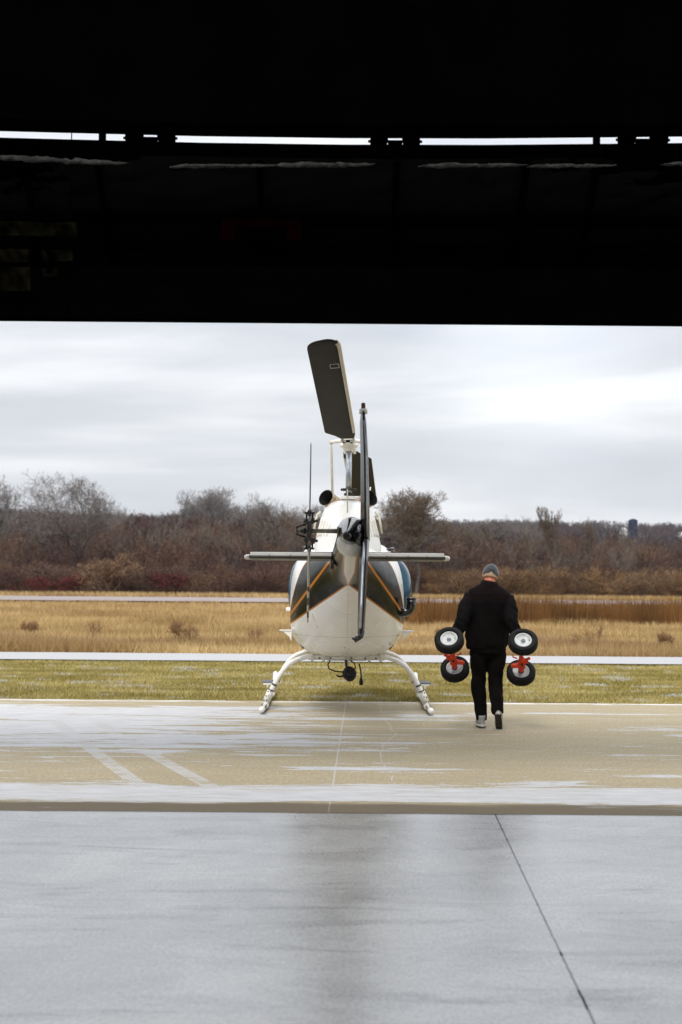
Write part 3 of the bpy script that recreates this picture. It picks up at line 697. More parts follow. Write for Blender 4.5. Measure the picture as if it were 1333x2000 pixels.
def blade(sgn):
    """sgn -1: the blade over the tail; chord lies across, leading edge +x for the aft blade"""
    le = -sgn; r0, r1, ch = .42, 5.05, .335; bl = []
    stations = [(.42, -.08, .075), (.62, -.14, .09), (.80, -.22, .09), (.88, -.245, .09), (2.2, -.245, .09), (3.6, -.245, .09), (4.78, -.245, .09), (4.88, -.235, .085), (4.96, -.205, .067), (5.01, -.165, .04), (5.04, -.12, .00), (5.045, -.08, -.05)]
    rings = []; pitch = R(5)
    def tap(r): q = (r-.86)/4.2; return (1.07-.15*q) if sgn < 0 else (1.1+.08*q)
    stations = [(r, a_*tap(r), b_*tap(r)) for r, a_, b_ in stations]
    for r, tr_, ld in stations:
        c = (ld-tr_); sec = []
        th = .034*(min(1, c/.3)+.2)
        n = 12
        up = []; dn = []
        for i in range(n+1):
            s_ = i/n; xx = ld-s_*c; t = th*(1.48*math.sqrt(s_)-.63*s_-1.76*s_**2+1.42*s_**3-.5*s_**4)
            up.append((xx, max(t, .002))); dn.append((xx, -max(t*.8, .002)))
        for xx, t in up+dn[::-1]:
            sec.append(RT((le*(xx*math.cos(pitch)-t*math.sin(pitch)), sgn*r, t*math.cos(pitch)+xx*math.sin(pitch))))
        rings.append(sec)
    g = MB().loft(rings); o = g.build('rotor_blade', M['blade'], heli)
    g = MB(); rings = []
    for r, ld in [(a_, b_*tap(a_)) for a_, b_ in ((.86, .092), (2.2, .092), (3.6, .092), (4.78, .092), (4.88, .087), (4.95, .073))]:
        sec = []; qz = 1 if r < 4.85 else (.8 if r < 4.9 else .62)
        for xx, t in ((.003, .006), (.004, -.006), (-.015, -.029), (-.034, -.034), (-.034, -.0355), (-.012, -.033), (.008, -.008), (.008, .008), (-.012, .030), (-.034, .034), (-.034, .032), (-.014, .027)):
            X_ = ld+xx*.8; t *= qz; sec.append(RT((le*(X_*math.cos(pitch)-t*math.sin(pitch)), sgn*r, t*math.cos(pitch)+X_*math.sin(pitch))))
        rings.append(sec)
    g.loft(rings); g.build('leading_edge', M['cream'], o)
    return o
ab = blade(-1); blade(1)
g = MB()
pp = R(5)
for a_, b_ in (((-.04, 4.25), (.045, 4.25)), ((-.04, 4.10), (.045, 4.10)), ((-.04, 4.10), (-.04, 4.25)), ((.045, 4.10), (.045, 4.25))):
    g.tube([RT((a_[0]-.0, -a_[1], -.031+a_[0]*.087)), RT((b_[0], -b_[1], -.031+b_[0]*.087))], .003, 5)
g.build('placard', M['offwhite'], ab)

# landing gear
def arc(Y, s_, zc_):
    kp = [(.30, zc_+.002), (.44, zc_), (.58, zc_-.03), (.70, .545), (.80, .44), (.875, .315), (.94, .185), (1.0, .06), (1.03, -.01)]; out = []
    for i in range(1, len(kp)-2):
        for k in range(5):
            t = k/5; out.append(Vector([s_ * c if n_ == 0 else c for n_, c in enumerate([.5*((2*b)+(-a+c)*t+(2*a-5*b+4*c-d)*t*t+(-a+3*b-3*c+d)*t**3) for a, b, c, d in zip(kp[i-1], kp[i], kp[i+1], kp[i+2])])]))
    out.append(Vector((s_*1.0, .06))); return [Vector((p[0], Y, p[1])) for p in out]
for y, zc_ in ((.78, .64), (2.45, .63)):
    pts = [Vector((-.44, y, zc_)), Vector((.44, y, zc_))]
    l = arc(y, -1, zc_); r = arc(y, 1, zc_)
    # straighten the lower third of each leg
    path = list(reversed(l))+r
    g = MB().tube(path, .030, 14); ct = g.build('cross_tube', M['white'], heli)
    for s_ in (-1, 1):
        g = MB(); bx_ = Vector((s_*.995, y, .10)); g.tube([bx_+Vector((0, -.11, -.06)), bx_+Vector((0, .11, -.06))], .043, 14)
        g.tube([bx_+Vector((-s_*.065, 0, .12)), bx_+Vector((0, 0, -.03))], .040, 14)
        g.build('saddle_clamp', M['offwhite'], ct)
        for i in range(3):
            for q in (-.025, .03):
                g = MB(); g.sphere(bx_+Vector((-s_*.05*i/2+q*.6, -.036, .11-.055*(2-i))), .0085, 8, 6); g.build('clamp_bolt', M['bolt'], ct)
        g = MB(); g.tube([bx_+Vector((-s_*.066, 0, .12)), bx_+Vector((-s_*.071, 0, .132))], .042, 14); g.build('clamp_band', M['bolt'], ct)
for s_ in (-1, 1):
    g = MB(); x = s_*1.0; g.tube([(x, .10, .045), (x, .2, .04), (x, 2.9, .04), (x, 3.3, .07), (x, 3.55, .17), (x, 3.65, .24)], .034, 16)
    sk = g.build('skid_tube', M['white'], heli)
    g = MB(); g.sphere((x, .10, .046), (.035, .05, .035), 16, 10); g.tube([(x, .10, .046), (x, .22, .042)], .0355, 16); g.build('skid_cap', M['white'], sk)
    for i in range(5):
        for q in ((x-s_*.030, .28+i*.14, .058), (x+s_*.012, .28+i*.14, .073)):
            g = MB(); g.sphere(q, .010, 8, 6); g.build('skid_bolt', M['bolt'], sk)
    g = MB(); g.box((x, 1.6, .008), (.05, 2.4, .012)); g.build('wear_shoe', M['bolt'], sk)
    # foot step with grip pad
    g = MB(); g.box((s_*.975, 1.0, .315), (.14, .36, .016)); fs_ = g.build('foot_step', M['grip'], heli, .004)
    g = MB(); g.box((s_*.96, .83, .295), (.13, .02, .022)); g.tube([(s_*.97, .83, .29), (s_*.97, .83, .24)], .010, 8); g.build('step_bracket', M['offwhite'], fs_)
    g = MB(); g.tube([(s_*.882, .78, .302), (s_*.892, .78, .282)], .034, 14); g.build('hose_band', M['bolt'], heli)
g = MB(); g.box((0, .9, .615), (.95, .05, .05)); g.box((0, 1.6, .60), (.5, 1.2, .05)); g.box((0, .74, .60), (.06, .05, .14))
for x in (-.42, -.28, .28, .42): g.box((x, .76, .63), (.035, .09, .10))
g.build('belly_frame', M['offwhite'], heli, .006)
g = MB()
for x in (-.33, -.2, .06, .23, .36): g.sphere((x, .70, .625), .012, 8, 6)
g.tube([(-.25, .72, .655), (-.1, .70, .645), (.1, .7, .65), (.3, .72, .66)], .007, 6); g.box((.12, .72, .66), (.2, .04, .012)); g.build('belly_pipe', M['bolt'], heli)
# coiled cable and connector hanging from the belly
g = MB(); c0 = L(683, 1316, 17.5)
for k in range(5):
    r0 = .058+.012*(k % 3); pts = []
    for i in range(25):
        a = 2*math.pi*i/24; pts.append(c0+Vector((math.cos(a)*r0*.95, -.03+k*.014, math.sin(a)*r0+.004*math.sin(3*a+k))))
    g.tube(pts, .010, 6)
g.sphere(c0, (.06, .05, .055), 14, 10); g.tube([c0+Vector((-.06, 0, .02)), c0+Vector((-.18, 0, .03)), c0+Vector((-.25, 0, .06)), c0+Vector((-.265, 0, .11)), c0+Vector((-.24, 0, .16))], .009, 8)
g.tube([c0+Vector((-.02, 0, .05)), c0+Vector((-.04, 0, .10)), c0+Vector((-.045, 0, .17))], .013, 8); g.tube([c0+Vector((.03, 0, .05)), c0+Vector((.075, 0, .07)), c0+Vector((.06, 0, .13)), c0+Vector((.0, 0, .17))], .009, 8)
g.tube([c0+Vector((-.08, 0, -.03)), c0+Vector((-.13, 0, -.035)), c0+Vector((-.16, 0, -.02))], .011, 8)
g.build('hook_cable', M['black'], heli)
g = MB(); a = L(702, 1296, 17.5); bq = L(706, 1322, 17.5); g.tube([a, a.lerp(bq, .5)+Vector((.006, 0, 0)), bq], .009, 8)
g.tube([bq, bq+Vector((0, 0, -.03)), bq+Vector((0, 0, -.035)), bq+Vector((0, 0, -.10))], [.012, .016, .024, .024], 10); g.build('connector_cable', M['black'], heli)

# ---------------------------------------------------------------- wheel dollies
def make_dolly(up, lo, name_label, grip_side):
    up = Vector(up); lo = Vector(lo); a = (up-lo).normalized(); base = Vector((lo.x, lo.y, 0))
    root = empty('wheel_dolly', tuple(base), 0, name_label, 'dolly', 'wheel dollies carried by the person')
    U = up-base; D = lo-base
    for c, out in ((U, a), (D, a)):
        g = MB(); prof = []
        for k in range(29):
            t = 2*math.pi*k/28; ca, sa = math.cos(t), math.sin(t)
            prof.append((.121+.034*math.copysign(abs(ca)**.8, ca), .054*math.copysign(abs(sa)**.85, sa)))
        g.lathe(c, a, prof, 40); wh = g.build('tyre', M['tyre'], root); wh.name = 'wheel'
        g = MB()
        for rr in (.155, .1585, .1585, .155):
            pass
        for h in (-.028, -.010, .010, .028): g.lathe(c, a, [(.145, h-.005), (.1565, h-.004), (.1565, h+.004), (.145, h+.005)], 40)
        g.build('tread', M['tyre'], wh)
        g = MB(); g.lathe(c, a, [(.001, .014), (.03, .014), (.048, .012), (.060, .022), (.076, .024), (.079, .036), (.087, .044), (.092, .036), (.092, -.036), (.087, -.044), (.079, -.034), (.076, -.014), (.03, -.010), (.001, -.01)], 36)
        rim = g.build('rim', M['rim'], wh)
        g = MB(); g.lathe(c, a, [(.001, .058), (.012, .058), (.016, .05), (.018, .03), (.026, .028), (.028, .01)], 6); g.build('hub_nut', M['steel'], rim)
        g = MB(); u = a.orthogonal().normalized(); u = Matrix.Rotation(2.2 if c is U else .4, 3, a) @ u
        g.tube([c+u*.066+a*.018, c+u*.062+a*.045], .004, 8); g.build('valve', M['black'], rim)
    g = MB(); g.tube([D-a*.01, U-a*.02], .0135, 12); g.build('axle', M['red'], root)
    # red hydraulic bracket close to the lower wheel
    g = MB(); c = D+a*.16; up_ = Vector((0, 0, 1)); side = Vector((1, 0, 0))*grip_side; rt = Matrix((side, a.cross(side).normalized(), a)).transposed().to_3x3()
    g.tube([D+a*.04, D+a*.12], [.032, .030], 12); g.tube([D+a*.12, D+a*.27], .026, 10)
    g.box(c, (.075, .05, .11), rt); g.box(c+side*.045+a*.05, (.05, .03, .05), rt); g.box(c-side*.06-a*.03, (.09, .03, .045), rt)
    g.tube([c-side*.11-a*.045, c-side*.03-a*.02], [.022, .03], 12); g.tube([c+side*.02+a*.08, c+side*.075+a*.10], .012, 8); g.sphere(c+side*.075+a*.10, .018, 10, 8)
    g.tube([c-side*.05+a*.10, c-side*.095+a*.12, c-side*.10+a*.15], .008, 8); g.tube([c-side*.02+a*.04, c-side*.02+a*.14], .014, 8)
    br = g.build('lift_bracket', M['red'], root, .004)
    g = MB(); g.tube([c-side*.112-a*.046, c-side*.105-a*.044], .014, 10); g.lathe(D+a*.025, a, [(.03, 0), (.034, .01), (.02, .02)], 16); g.box(c+Vector((0, -.04, 0)), (.02, .02, .03), rt); g.build('bracket_bush', M['black'], br)
    return root, up, lo, a
UL, LL = P(878, 1251, 15.12), P(889, 1307, 15.52)
UR, LR = P(1022, 1254, 15.10), P(1018, 1314, 15.52)
d1 = make_dolly(UL, LL, 'black tyred wheel pair with red bracket carried in the left hand, nearer the helicopter', -1)
d2 = make_dolly(UR, LR, 'black tyred wheel pair with red bracket carried in the right hand, farther from the helicopter', 1)

# ---------------------------------------------------------------- person
PX, PY = P(958, 1418, 15.4).x, 15.58
man = empty('person', (PX, PY, 0), 0, 'person in black jacket and trousers with dark cap, walking away carrying two wheel pairs', 'person')
skin = simple('skin', (.52, .17, .10), .5, var=.12, scale=30)
hairm = simple('grey_hair', (.36, .25, .17), .8, var=.18, scale=60)
capm = simple('cap_cloth', (.026, .030, .040), .9, var=.2, scale=60, sheen=.3)
jackm = simple('jacket_cloth', (.0035, .0024, .0025), .85, var=.3, scale=6, spec=.08)
jackm, b_ = new_mat('jacket_cloth_yoke'); jx, jy, jz = coords()
setp(b_, col=mix(smooth(jz, 1.370, 1.378), mix(smooth(noise_n((6, 6, 6)), .3, .7), (.002, .0018, .0018), (.0045, .0038, .0038)), (.0060, .0034, .0037)), rough=.85, spec=.08); bump(b_, noise_n((14, 14, 9), 4, .6), .7, .012)
trm = simple('trouser_cloth', (.0045, .0036, .0034), .9, var=.3, scale=8, spec=.08)
shoem = simple('shoe_mesh', (.30, .30, .29), .8, var=.25, scale=60)
solem = simple('shoe_sole', (.60, .58, .53), .7, var=.1)
treadm = simple('shoe_tread', (.035, .03, .02), .8)
hipL, hipR = Vector((-.10, 0, .93)), Vector((.09, 0, .93))
kneL, kneR = Vector((-.105, .06, .50)), Vector((.075, .02, .50))
ankL, ankR = Vector((-.075, .02, .095)), Vector((.078, -.20, .165))
shL, shR = Vector((-.205, .01, 1.395)), Vector((.21, .01, 1.385))
def grip(d, sgn):
    root, up, lo, a = d
    H = up-a*.17-Vector((PX, PY, 0)); return H, a
HL, aL = grip(d1, -1); HR, aR = grip(d2, 1)
def perp_up(a): u = Vector((0, .1, 1)); return (u-a*u.dot(a)).normalized()
uL, uR = perp_up(aL), perp_up(aR)
wrL, wrR = HL+uL*.105+Vector((0, .0, 0)), HR+uR*.105
elL = (shL+wrL)/2+Vector((.018, -.03, .0)); elR = (shR+wrR)/2+Vector((-.05, -.03, .0))
HC = Vector((.022, .045, 1.655)); hrot = Matrix.Rotation(R(-22), 3, 'X') @ Matrix.Rotation(R(11), 3, 'Y')
hp = lambda x, y, z: HC+hrot @ Vector((x, y, z))
g = MB()
g.sphere(HC, (.074, .094, .108), 24, 16, hrot); g.sphere(hp(0, .045, -.06), (.055, .05, .062), 16, 12, hrot)   # skull, jaw
g.tube([hp(0, .088, .01), hp(0, .112, -.022), hp(0, .098, -.034)], [.008, .014, .012], 10)              # nose
g.tube([hp(-.035, .083, .022), hp(0, .092, .026), hp(.035, .083, .022)], .009, 8)                       # brow
g.tube([hp(-.022, .090, -.060), hp(.022, .090, -.060)], .006, 8); g.sphere(hp(0, .085, -.095), .018, 10, 8)
for s_ in (-1, 1): g.sphere(hp(s_*.080, -.002, -.012), (.011, .020, .034), 12, 10, hrot @ Matrix.Rotation(R(-s_*14), 3, 'Z'))
g.tube([hp(0, -.02, -.06), Vector((.008, .01, 1.50)), Vector((0, 0, 1.42))], [.060, .062, .07], 16)
g.tube([Vector((0, 0, 1.46)), Vector((0, 0, 1.3)), Vector((0, 0, 1.1)), Vector((0, 0, .92))], [(.12, .08), (.18, .11), (.15, .10), (.16, .11)], 20, flat=(1, 0, 0))
for s_, sh, el, wr in ((-1, shL, elL, wrL), (1, shR, elR, wrR)): g.tube([Vector((0, 0, 1.40)), sh, el, wr], [.06, .055, .042, .028], 14)
for hi, kn, an in ((hipL, kneL, ankL), (hipR, kneR, ankR)): g.tube([hi+Vector((0, 0, -.02)), kn, an], [.075, .045, .033], 14)
for an, ff in ((ankL, Vector((-.085, .14, .03))), (ankR, Vector((.09, -.12, .055)))): g.tube([an, an.lerp(ff, .5)+Vector((0, 0, -.01)), ff], [.036, .036, .028], 12)
def hand(g, H, a, u, wr, sgn):
    v = a.cross(u).normalized()
    if v.x*sgn > 0: v = -v            # v points towards the body
    out = -v
    palm = H+u*.022+out*.030
    g.tube([wr, wr.lerp(palm, .45), palm+u*.03, palm-u*.004], [(.027, .022), (.032, .022), (.042, .018), (.042, .017)], 14, flat=a)
    for i, (off, ln) in enumerate(((-.034, .93), (-.012, 1.05), (.010, 1.0), (.031, .82))):
        pts = []
        for k in range(7):
            ph = k/6*math.pi*1.15*ln*.9; rr = .026
            pts.append(H+a*(-off)+out*math.cos(ph)*rr*1.0-u*math.sin(ph)*rr)
        pts = [palm+a*(-off)+u*.012]+pts
        g.tube(pts, [.0105]+[.0098, .0096, .0094, .009, .0086, .0082, .0072], 10)
    # thumb leaves the side of the palm and closes over the fingers
    g.tube([wr.lerp(palm, .5)+a*.022, palm+a*.045+v*.012+u*.012, H+a*.042+v*.030+u*.010, H+a*.030+v*.032-u*.012], [.014, .0125, .0105, .009], 10)
hand(g, HL, aL, uL, wrL, -1); hand(g, HR, aR, uR, wrR, 1)
body = remeshed(g, 'body', skin, man, .0055, 2)
for s_ in (-1, 1): MB().sphere(hp(s_*.030, .083, .006), .0125, 12, 8).build('eye', M['rim'], body)
# hair: a short-cropped shell below the cap
def shell(name, mat_, sc, zlo, zhi, zfun, parent, th=1.0):
    vs = []; nu, nv = 48, 20
    for i in range(nu):
        a = 2*math.pi*i/nu; back = -math.sin(a)      # back of the head
        lo = zfun(a)
        for j in range(nv+1):
            el = lo+(math.pi/2-lo)*j/nv if zhi is None else lo+(zhi-lo)*j/nv
            q = Vector((math.cos(el)*math.cos(a)*sc[0], math.cos(el)*math.sin(a)*sc[1], math.sin(el)*sc[2])); vs.append(HC+hrot @ q)
    fs = [(i*(nv+1)+j, ((i+1) % nu)*(nv+1)+j, ((i+1) % nu)*(nv+1)+j+1, i*(nv+1)+j+1) for i in range(nu) for j in range(nv)]
    o = MB().add(vs, fs).build(name, mat_, parent)
    so_ = o.modifiers.new('s', 'SOLIDIFY'); so_.thickness = .006*th; so_.offset = 1; return o
shell('hair', hairm, (.0765, .0965, .110), 0, .45, lambda a: (-.50 if math.sin(a) < .1 else .15), man)
cap = shell('cap', capm, (.083, .103, .118), 0, None, lambda a: -.16+.34*max(0, math.sin(a)) + (.12 if abs(a-1.5*math.pi) < .18 else 0), man)
g = MB(); vs = []; n = 14                      # brim, facing away
for i in range(n+1):
    a = R(25)+R(130)*i/n
    for rr, dz in ((.98, 0), (1.35, -.012), (1.62, -.03)):
        s2 = math.sin(a); vs.append(hp(.085*math.cos(a)*(1 if rr < 1 else 1.0), .100*s2*(rr if rr > 1 else 1), .018+dz))
g.add(vs, [(i*3+j, i*3+j+1, (i+1)*3+j+1, (i+1)*3+j) for i in range(n) for j in range(2)]); br = g.build('brim', capm, cap)
mo = br.modifiers.new('s', 'SOLIDIFY'); mo.thickness = .004
g = MB(); g.sphere(hp(0, 0, .124), .009, 10, 8); g.build('button', capm, cap)
g = MB(); g.tube([hp(-.030, -.1015, .018), hp(0, -.106, .014), hp(.030, -.1015, .018)], .006, 8); g.build('cap_strap', M['black'], cap)
# jacket
def cloth(p, amp=.010, seed=0):
    return amp*(noise.noise(Vector((p.x*8+p.z*3, p.y*8, p.z*7+seed)))+.5*noise.noise(Vector((p.x*19, p.y*19, p.z*15+p.x*8+seed))))
g = MB()
el = lambda y, z, a_, b_, x=0: (Vector((x, y, z)), (a_, b_))
st = [el(.012, 1.560, .082, .082, .004), el(.008, 1.535, .115, .088, .002), el(.004, 1.50, .185, .100), el(.0, 1.45, .238, .118), el(-.004, 1.36, .240, .132), el(0, 1.22, .238, .14), el(.0, 1.08, .238, .145, -.012), el(0, .97, .240, .15, -.022), el(0, .90, .232, .148, -.024), el(0, .855, .218, .142, -.022)]
g.tube([p for p, r in st], [r for p, r in st], 28, flat=(1, 0, 0))
for s_, sh, e_, wr in ((-1, shL, elL, wrL), (1, shR, elR, wrR)):
    g.tube([Vector((s_*.08, 0, 1.42)), sh+Vector((s_*.008, 0, -.01)), sh.lerp(e_, .5)+Vector((s_*.012, 0, 0)), e_, e_.lerp(wr, .5), e_.lerp(wr, .97)], [.075, .082, .084, .080, .070, .054], 18)
def jd(p):
    d = cloth(p, .009)
    if p.z < .95: d += .004*math.sin(p.x*60)
    if abs(p.z-1.375) < .007 and abs(p.x) < .17: d -= .004
    if abs(p.x) > .2: d += .010*noise.noise(Vector((p.x*6, p.y*8, p.z*20+p.x*20)))
    return d
jk = remeshed(g, 'jacket', jackm, man, .009, 3, jd)
g = MB(); rings = []                      # stand-up collar leaning with the head
for z, a_, b_, x_, y_ in ((1.50, .155, .098, 0, .0), (1.54, .110, .090, .003, .002), (1.583, .082, .082, .008, .008), (1.585, .074, .076, .010, .010), (1.54, .078, .078, .004, .003)):
    rings.append([Vector((x_+math.cos(t)*a_, y_+math.sin(t)*b_, z+(-.012 if z > 1.56 else 0)*math.cos(t)+(-.03 if z > 1.56 else 0)*max(0, math.sin(t)))) for t in [2*math.pi*k/28 for k in range(28)]])
g.loft(rings, cap=False); g.build('collar', jackm, jk)
g = MB()
for s_, e_, wr in ((-1, elL, wrL), (1, elR, wrR)):
    q = e_.lerp(wr, .93); g.tube([q, e_.lerp(wr, 1.0)], [.052, .050], 16)
g.build('cuff', jackm, jk)
# trousers
g = MB(); g.tube([Vector((0, 0, .98)), Vector((0, 0, .90)), Vector((-.002, 0, .80))], [(.175, .125), (.188, .135), (.182, .13)], 22, flat=(1, 0, 0))
g.tube([hipL+Vector((.0, 0, -.02)), Vector((-.105, .03, .74)), kneL+Vector((0, 0, .06)), kneL+Vector((0, 0, -.08)), kneL.lerp(ankL, .6), ankL+Vector((-.0, -.01, -.03))], [.10, .102, .082, .082, .072, .062], 18)
g.tube([hipR+Vector((.0, 0, -.02)), Vector((.092, .02, .74)), kneR+Vector((0, 0, .06)), kneR+Vector((0, -.02, -.08)), kneR.lerp(ankR, .6)+Vector((0, -.005, 0)), ankR+Vector((0, -.0, -.0))], [.10, .102, .080, .078, .072, .066], 18)
def td(p):
    k = .010+.012*max(0, 1-abs(p.z-.5)/.18)+.014*max(0, 1-p.z/.25)
    return .7*k*noise.noise(Vector((p.x*7+p.z*4, p.y*7, p.z*13+p.x*9)))+.003*noise.noise(Vector((p.x*20, p.y*20, p.z*30)))
remeshed(g, 'trousers', trm, man, .009, 3, td)
# shoes
def shoe(base, pitch, yaw):
    rt = Matrix.Rotation(R(yaw), 3, 'Z') @ Matrix.Rotation(R(pitch), 3, 'X'); q = lambda x, y, z: base+rt @ Vector((x, y, z))
    def outline(z, s_, n=26):
        out = []
        for k in range(n):
            t = 2*math.pi*k/n; yy = math.sin(t)*.148; wv = .043+.010*(yy/.148); out.append(q(math.cos(t)*wv*s_*(abs(math.cos(t))**-.15 if abs(math.cos(t)) > .05 else 1), .06+yy*(.97+.03*s_), z))
        return out
    so1 = MB().loft([outline(.008, .97), outline(.012, 1.03), outline(.030, 1.04), outline(.034, .99)])
    g = MB(); g.loft([outline(.034, .98), outline(.05, .96)]); rings = []
    for z, a_, b_, yo in ((.035, .045, .14, .06), (.055, .044, .125, .05), (.075, .040, .09, .02), (.10, .036, .06, -.02), (.125, .037, .052, -.03)):
        rings.append([q(math.cos(t)*a_, yo+math.sin(t)*b_, z) for t in [2*math.pi*k/22 for k in range(22)]])
    g.loft(rings); sh = g.build('shoe', shoem, man); so1.build('sole', solem, sh)
    g = MB()
    for k in range(9): g.box(q(0, -.065+k*.031, .004), (.070, .018, .010), rt)
    g.build('tread', treadm, sh)
shoe(Vector((-.078, .0, .0)), 0, 6); shoe(Vector((.080, -.24, .108)), -42, -10)

# ---------------------------------------------------------------- vegetation
def attr_mat(name, rough=.9, trans=0.0):
    m, b = new_mat(name); a = X.nt.nodes.new('ShaderNodeAttribute'); a.attribute_name = 'Col'
    X.nt.links.new(a.outputs['Color'], b.inputs['Base Color']); b.inputs['Roughness'].default_value = rough; b.inputs['Specular IOR Level'].default_value = .15
    return m
M['twig'] = attr_mat('twigs'); M['grass'] = attr_mat('grass_blades')
def grow(rs, height, spread, depth, stems=1, up=.5, wig=.22, r0=None, split=(2, 4), first=.3, decay=.72):
    """skeleton of a bare winter tree: list of (p0, p1, r0, r1, level)"""
    segs = []; r0 = r0 or height*.018
    def rec(p, d, ln, r, lev):
        n = 3 if lev < 3 else 2; q = p.copy()
        for i in range(n):
            d2 = (d+Vector((rs.gauss(0, wig), rs.gauss(0, wig), rs.gauss(0, wig)+up*.12))).normalized(); nq = q+d2*(ln/n)
            ra = r*(1-.35*i/n); rb_ = r*(1-.35*(i+1)/n); segs.append((q.copy(), nq.copy(), ra, rb_, lev))
            if lev >= 1 and lev < depth and i < n-1 and rs.random() < .75:
                sd_ = (d2+Vector((rs.gauss(0, spread), rs.gauss(0, spread), rs.gauss(0, spread*.6)+up*.3))).normalized(); rec(nq, sd_, ln*rs.uniform(.5, .8), rb_*.6, lev+1)
            q, d = nq, d2
        if lev < depth:
            for k in range(rs.randint(*split)):
                sd_ = (d+Vector((rs.gauss(0, spread), rs.gauss(0, spread), rs.gauss(0, spread*.6)+up*.35))).normalized()
                rec(q, sd_, ln*rs.uniform(decay-.12, decay+.1), r*.62*rs.uniform(.8, 1.05), lev+1)
    for s_ in range(stems):
        d = Vector((rs.gauss(0, .05 if stems == 1 else .45), rs.gauss(0, .05 if stems == 1 else .45), 1)).normalized()
        rec(Vector((rs.gauss(0, .02), rs.gauss(0, .02), 0)) if stems == 1 else Vector((rs.gauss(0, .12*height), rs.gauss(0, .12*height), 0)), d, height*first, r0, 0)
    zm = max(s_[1].z for s_ in segs); k = height/zm
    return [(a*k, b*k, c, d, l) for a, b, c, d, l in segs]
def seg_mesh(segs, minr=.0, tube_r=.03):
    V = []; T = []
    for a, b, ra, rb_, lev in segs:
        d = b-a
        if d.length < 1e-5: continue
        d.normalize(); u = d.orthogonal().normalized(); ang = random.random()*6.28; v = d.cross(u); u, v = u*math.cos(ang)+v*math.sin(ang), v*math.cos(ang)-u*math.sin(ang)
        ra = max(ra, minr); rb_ = max(rb_, minr*.7); n = 5 if ra > tube_r else 3; s0 = len(V)
        if ra > minr*1.6 or ra > tube_r:
            for k in range(n):
                t = 2*math.pi*k/n; o = u*math.cos(t)+v*math.sin(t); V.append(a+o*ra); V.append(b+o*rb_)
            for k in range(n):
                k2 = (k+1) % n; T += [(s0+2*k, s0+2*k2, s0+2*k2+1), (s0+2*k, s0+2*k2+1, s0+2*k+1)]
        else:
            V += [a+u*ra, a-u*ra, b+u*rb_, b-u*rb_]; T += [(s0, s0+1, s0+3), (s0, s0+3, s0+2)]
    return np.array([tuple(p) for p in V]), np.array(T)
def tinted(V, c, var=.25):
    n = len(V); k = 1+rng.uniform(-var, var, (n, 1)); return np.clip(np.array(c)[None, :]*k, 0, 1)
bark = simple('grey_bark', (.085, .072, .06), .9, var=.35, scale=3)
def tree(name, px, ytop, Y, label, col, seed, spread=.55, depth=6, minr=.018, group='bare trees along the far field', r0=None, first=.28, leaf=None, **k):
    rs = random.Random(seed); base = P(px, 1150, Y); z0 = hill(base.x, Y)-.1; h = P(px, ytop, Y).z-z0
    segs = grow(rs, h, spread, depth, first=first, r0=r0, **k)
    root = empty(name, (base.x, Y, z0), 0, label, 'tree', group)
    thick = [s_ for s_ in segs if s_[4] <= 2]; thin = [s_ for s_ in segs if s_[4] > 2]
    V, T = seg_mesh(thick, minr); np_obj('trunk', V, T, bark, None, root)
    V, T = seg_mesh(thin, minr); Cc = tinted(V, col, .3)
    np_obj('crown', V, T, M['twig'], Cc, root); return root
G1 = (.17, .15, .14); G2 = (.20, .18, .175); G3 = (.13, .10, .075)
tree('bare_tree', 6, 905, 150, 'tall pale bare tree cut off by the left edge of the photo', G2, 1, .6, 7, .013)
tree('bare_tree', 150, 918, 150, 'broad spreading bare tree rising highest above the wood at left', G1, 2, .75, 7, .013, first=.22)
tree('bare_tree', 385, 950, 215, 'slender pale bare tree, leftmost of the slim row left of the helicopter', G2, 3, .42, 7, .015)
tree('bare_tree', 428, 945, 215, 'tallest slender pale bare tree in the slim row left of the helicopter', G2, 4, .40, 7, .015)
tree('bare_tree', 466, 958, 220, 'slim pale bare tree, rightmost of the slim row left of the helicopter', G2, 5, .42, 7, .015)
tree('bare_tree', 512, 972, 200, 'small round bare tree between the slim row and the tail rotor', G1, 6, .6, 7, .014)
tree('bare_tree', 600, 982, 205, 'faint small bare tree directly behind the tail rotor', G2, 7, .55, 7, .014)
tree('bare_tree', 812, 952, 128, 'large dense bare tree just right of the main rotor mast', G3, 8, .62, 7, .014, r0=.20, first=.24)
tree('bare_tree', 768, 985, 150, 'bare tree partly hidden by the tail fin', G1, 9, .6, 7, .013)
tree('bare_tree', 1084, 986, 140, 'narrow forked bare tree standing above the person, right', G3, 10, .2, 6, .014, first=.42, up=1.0, wig=.1)
tree('bare_tree', 985, 1004, 190, 'low rounded bare tree above the cap of the person', G1, 11, .6, 7, .014)
tree('bare_tree', 1150, 1008, 150, 'thin leaning bare tree left of the blue silo', G3, 12, .2, 5, .014, first=.42, up=1.0, wig=.1)
tree('bare_tree', 895, 1015, 170, 'small bare tree above the right tip of the stabiliser', G3, 14, .6, 7, .013)
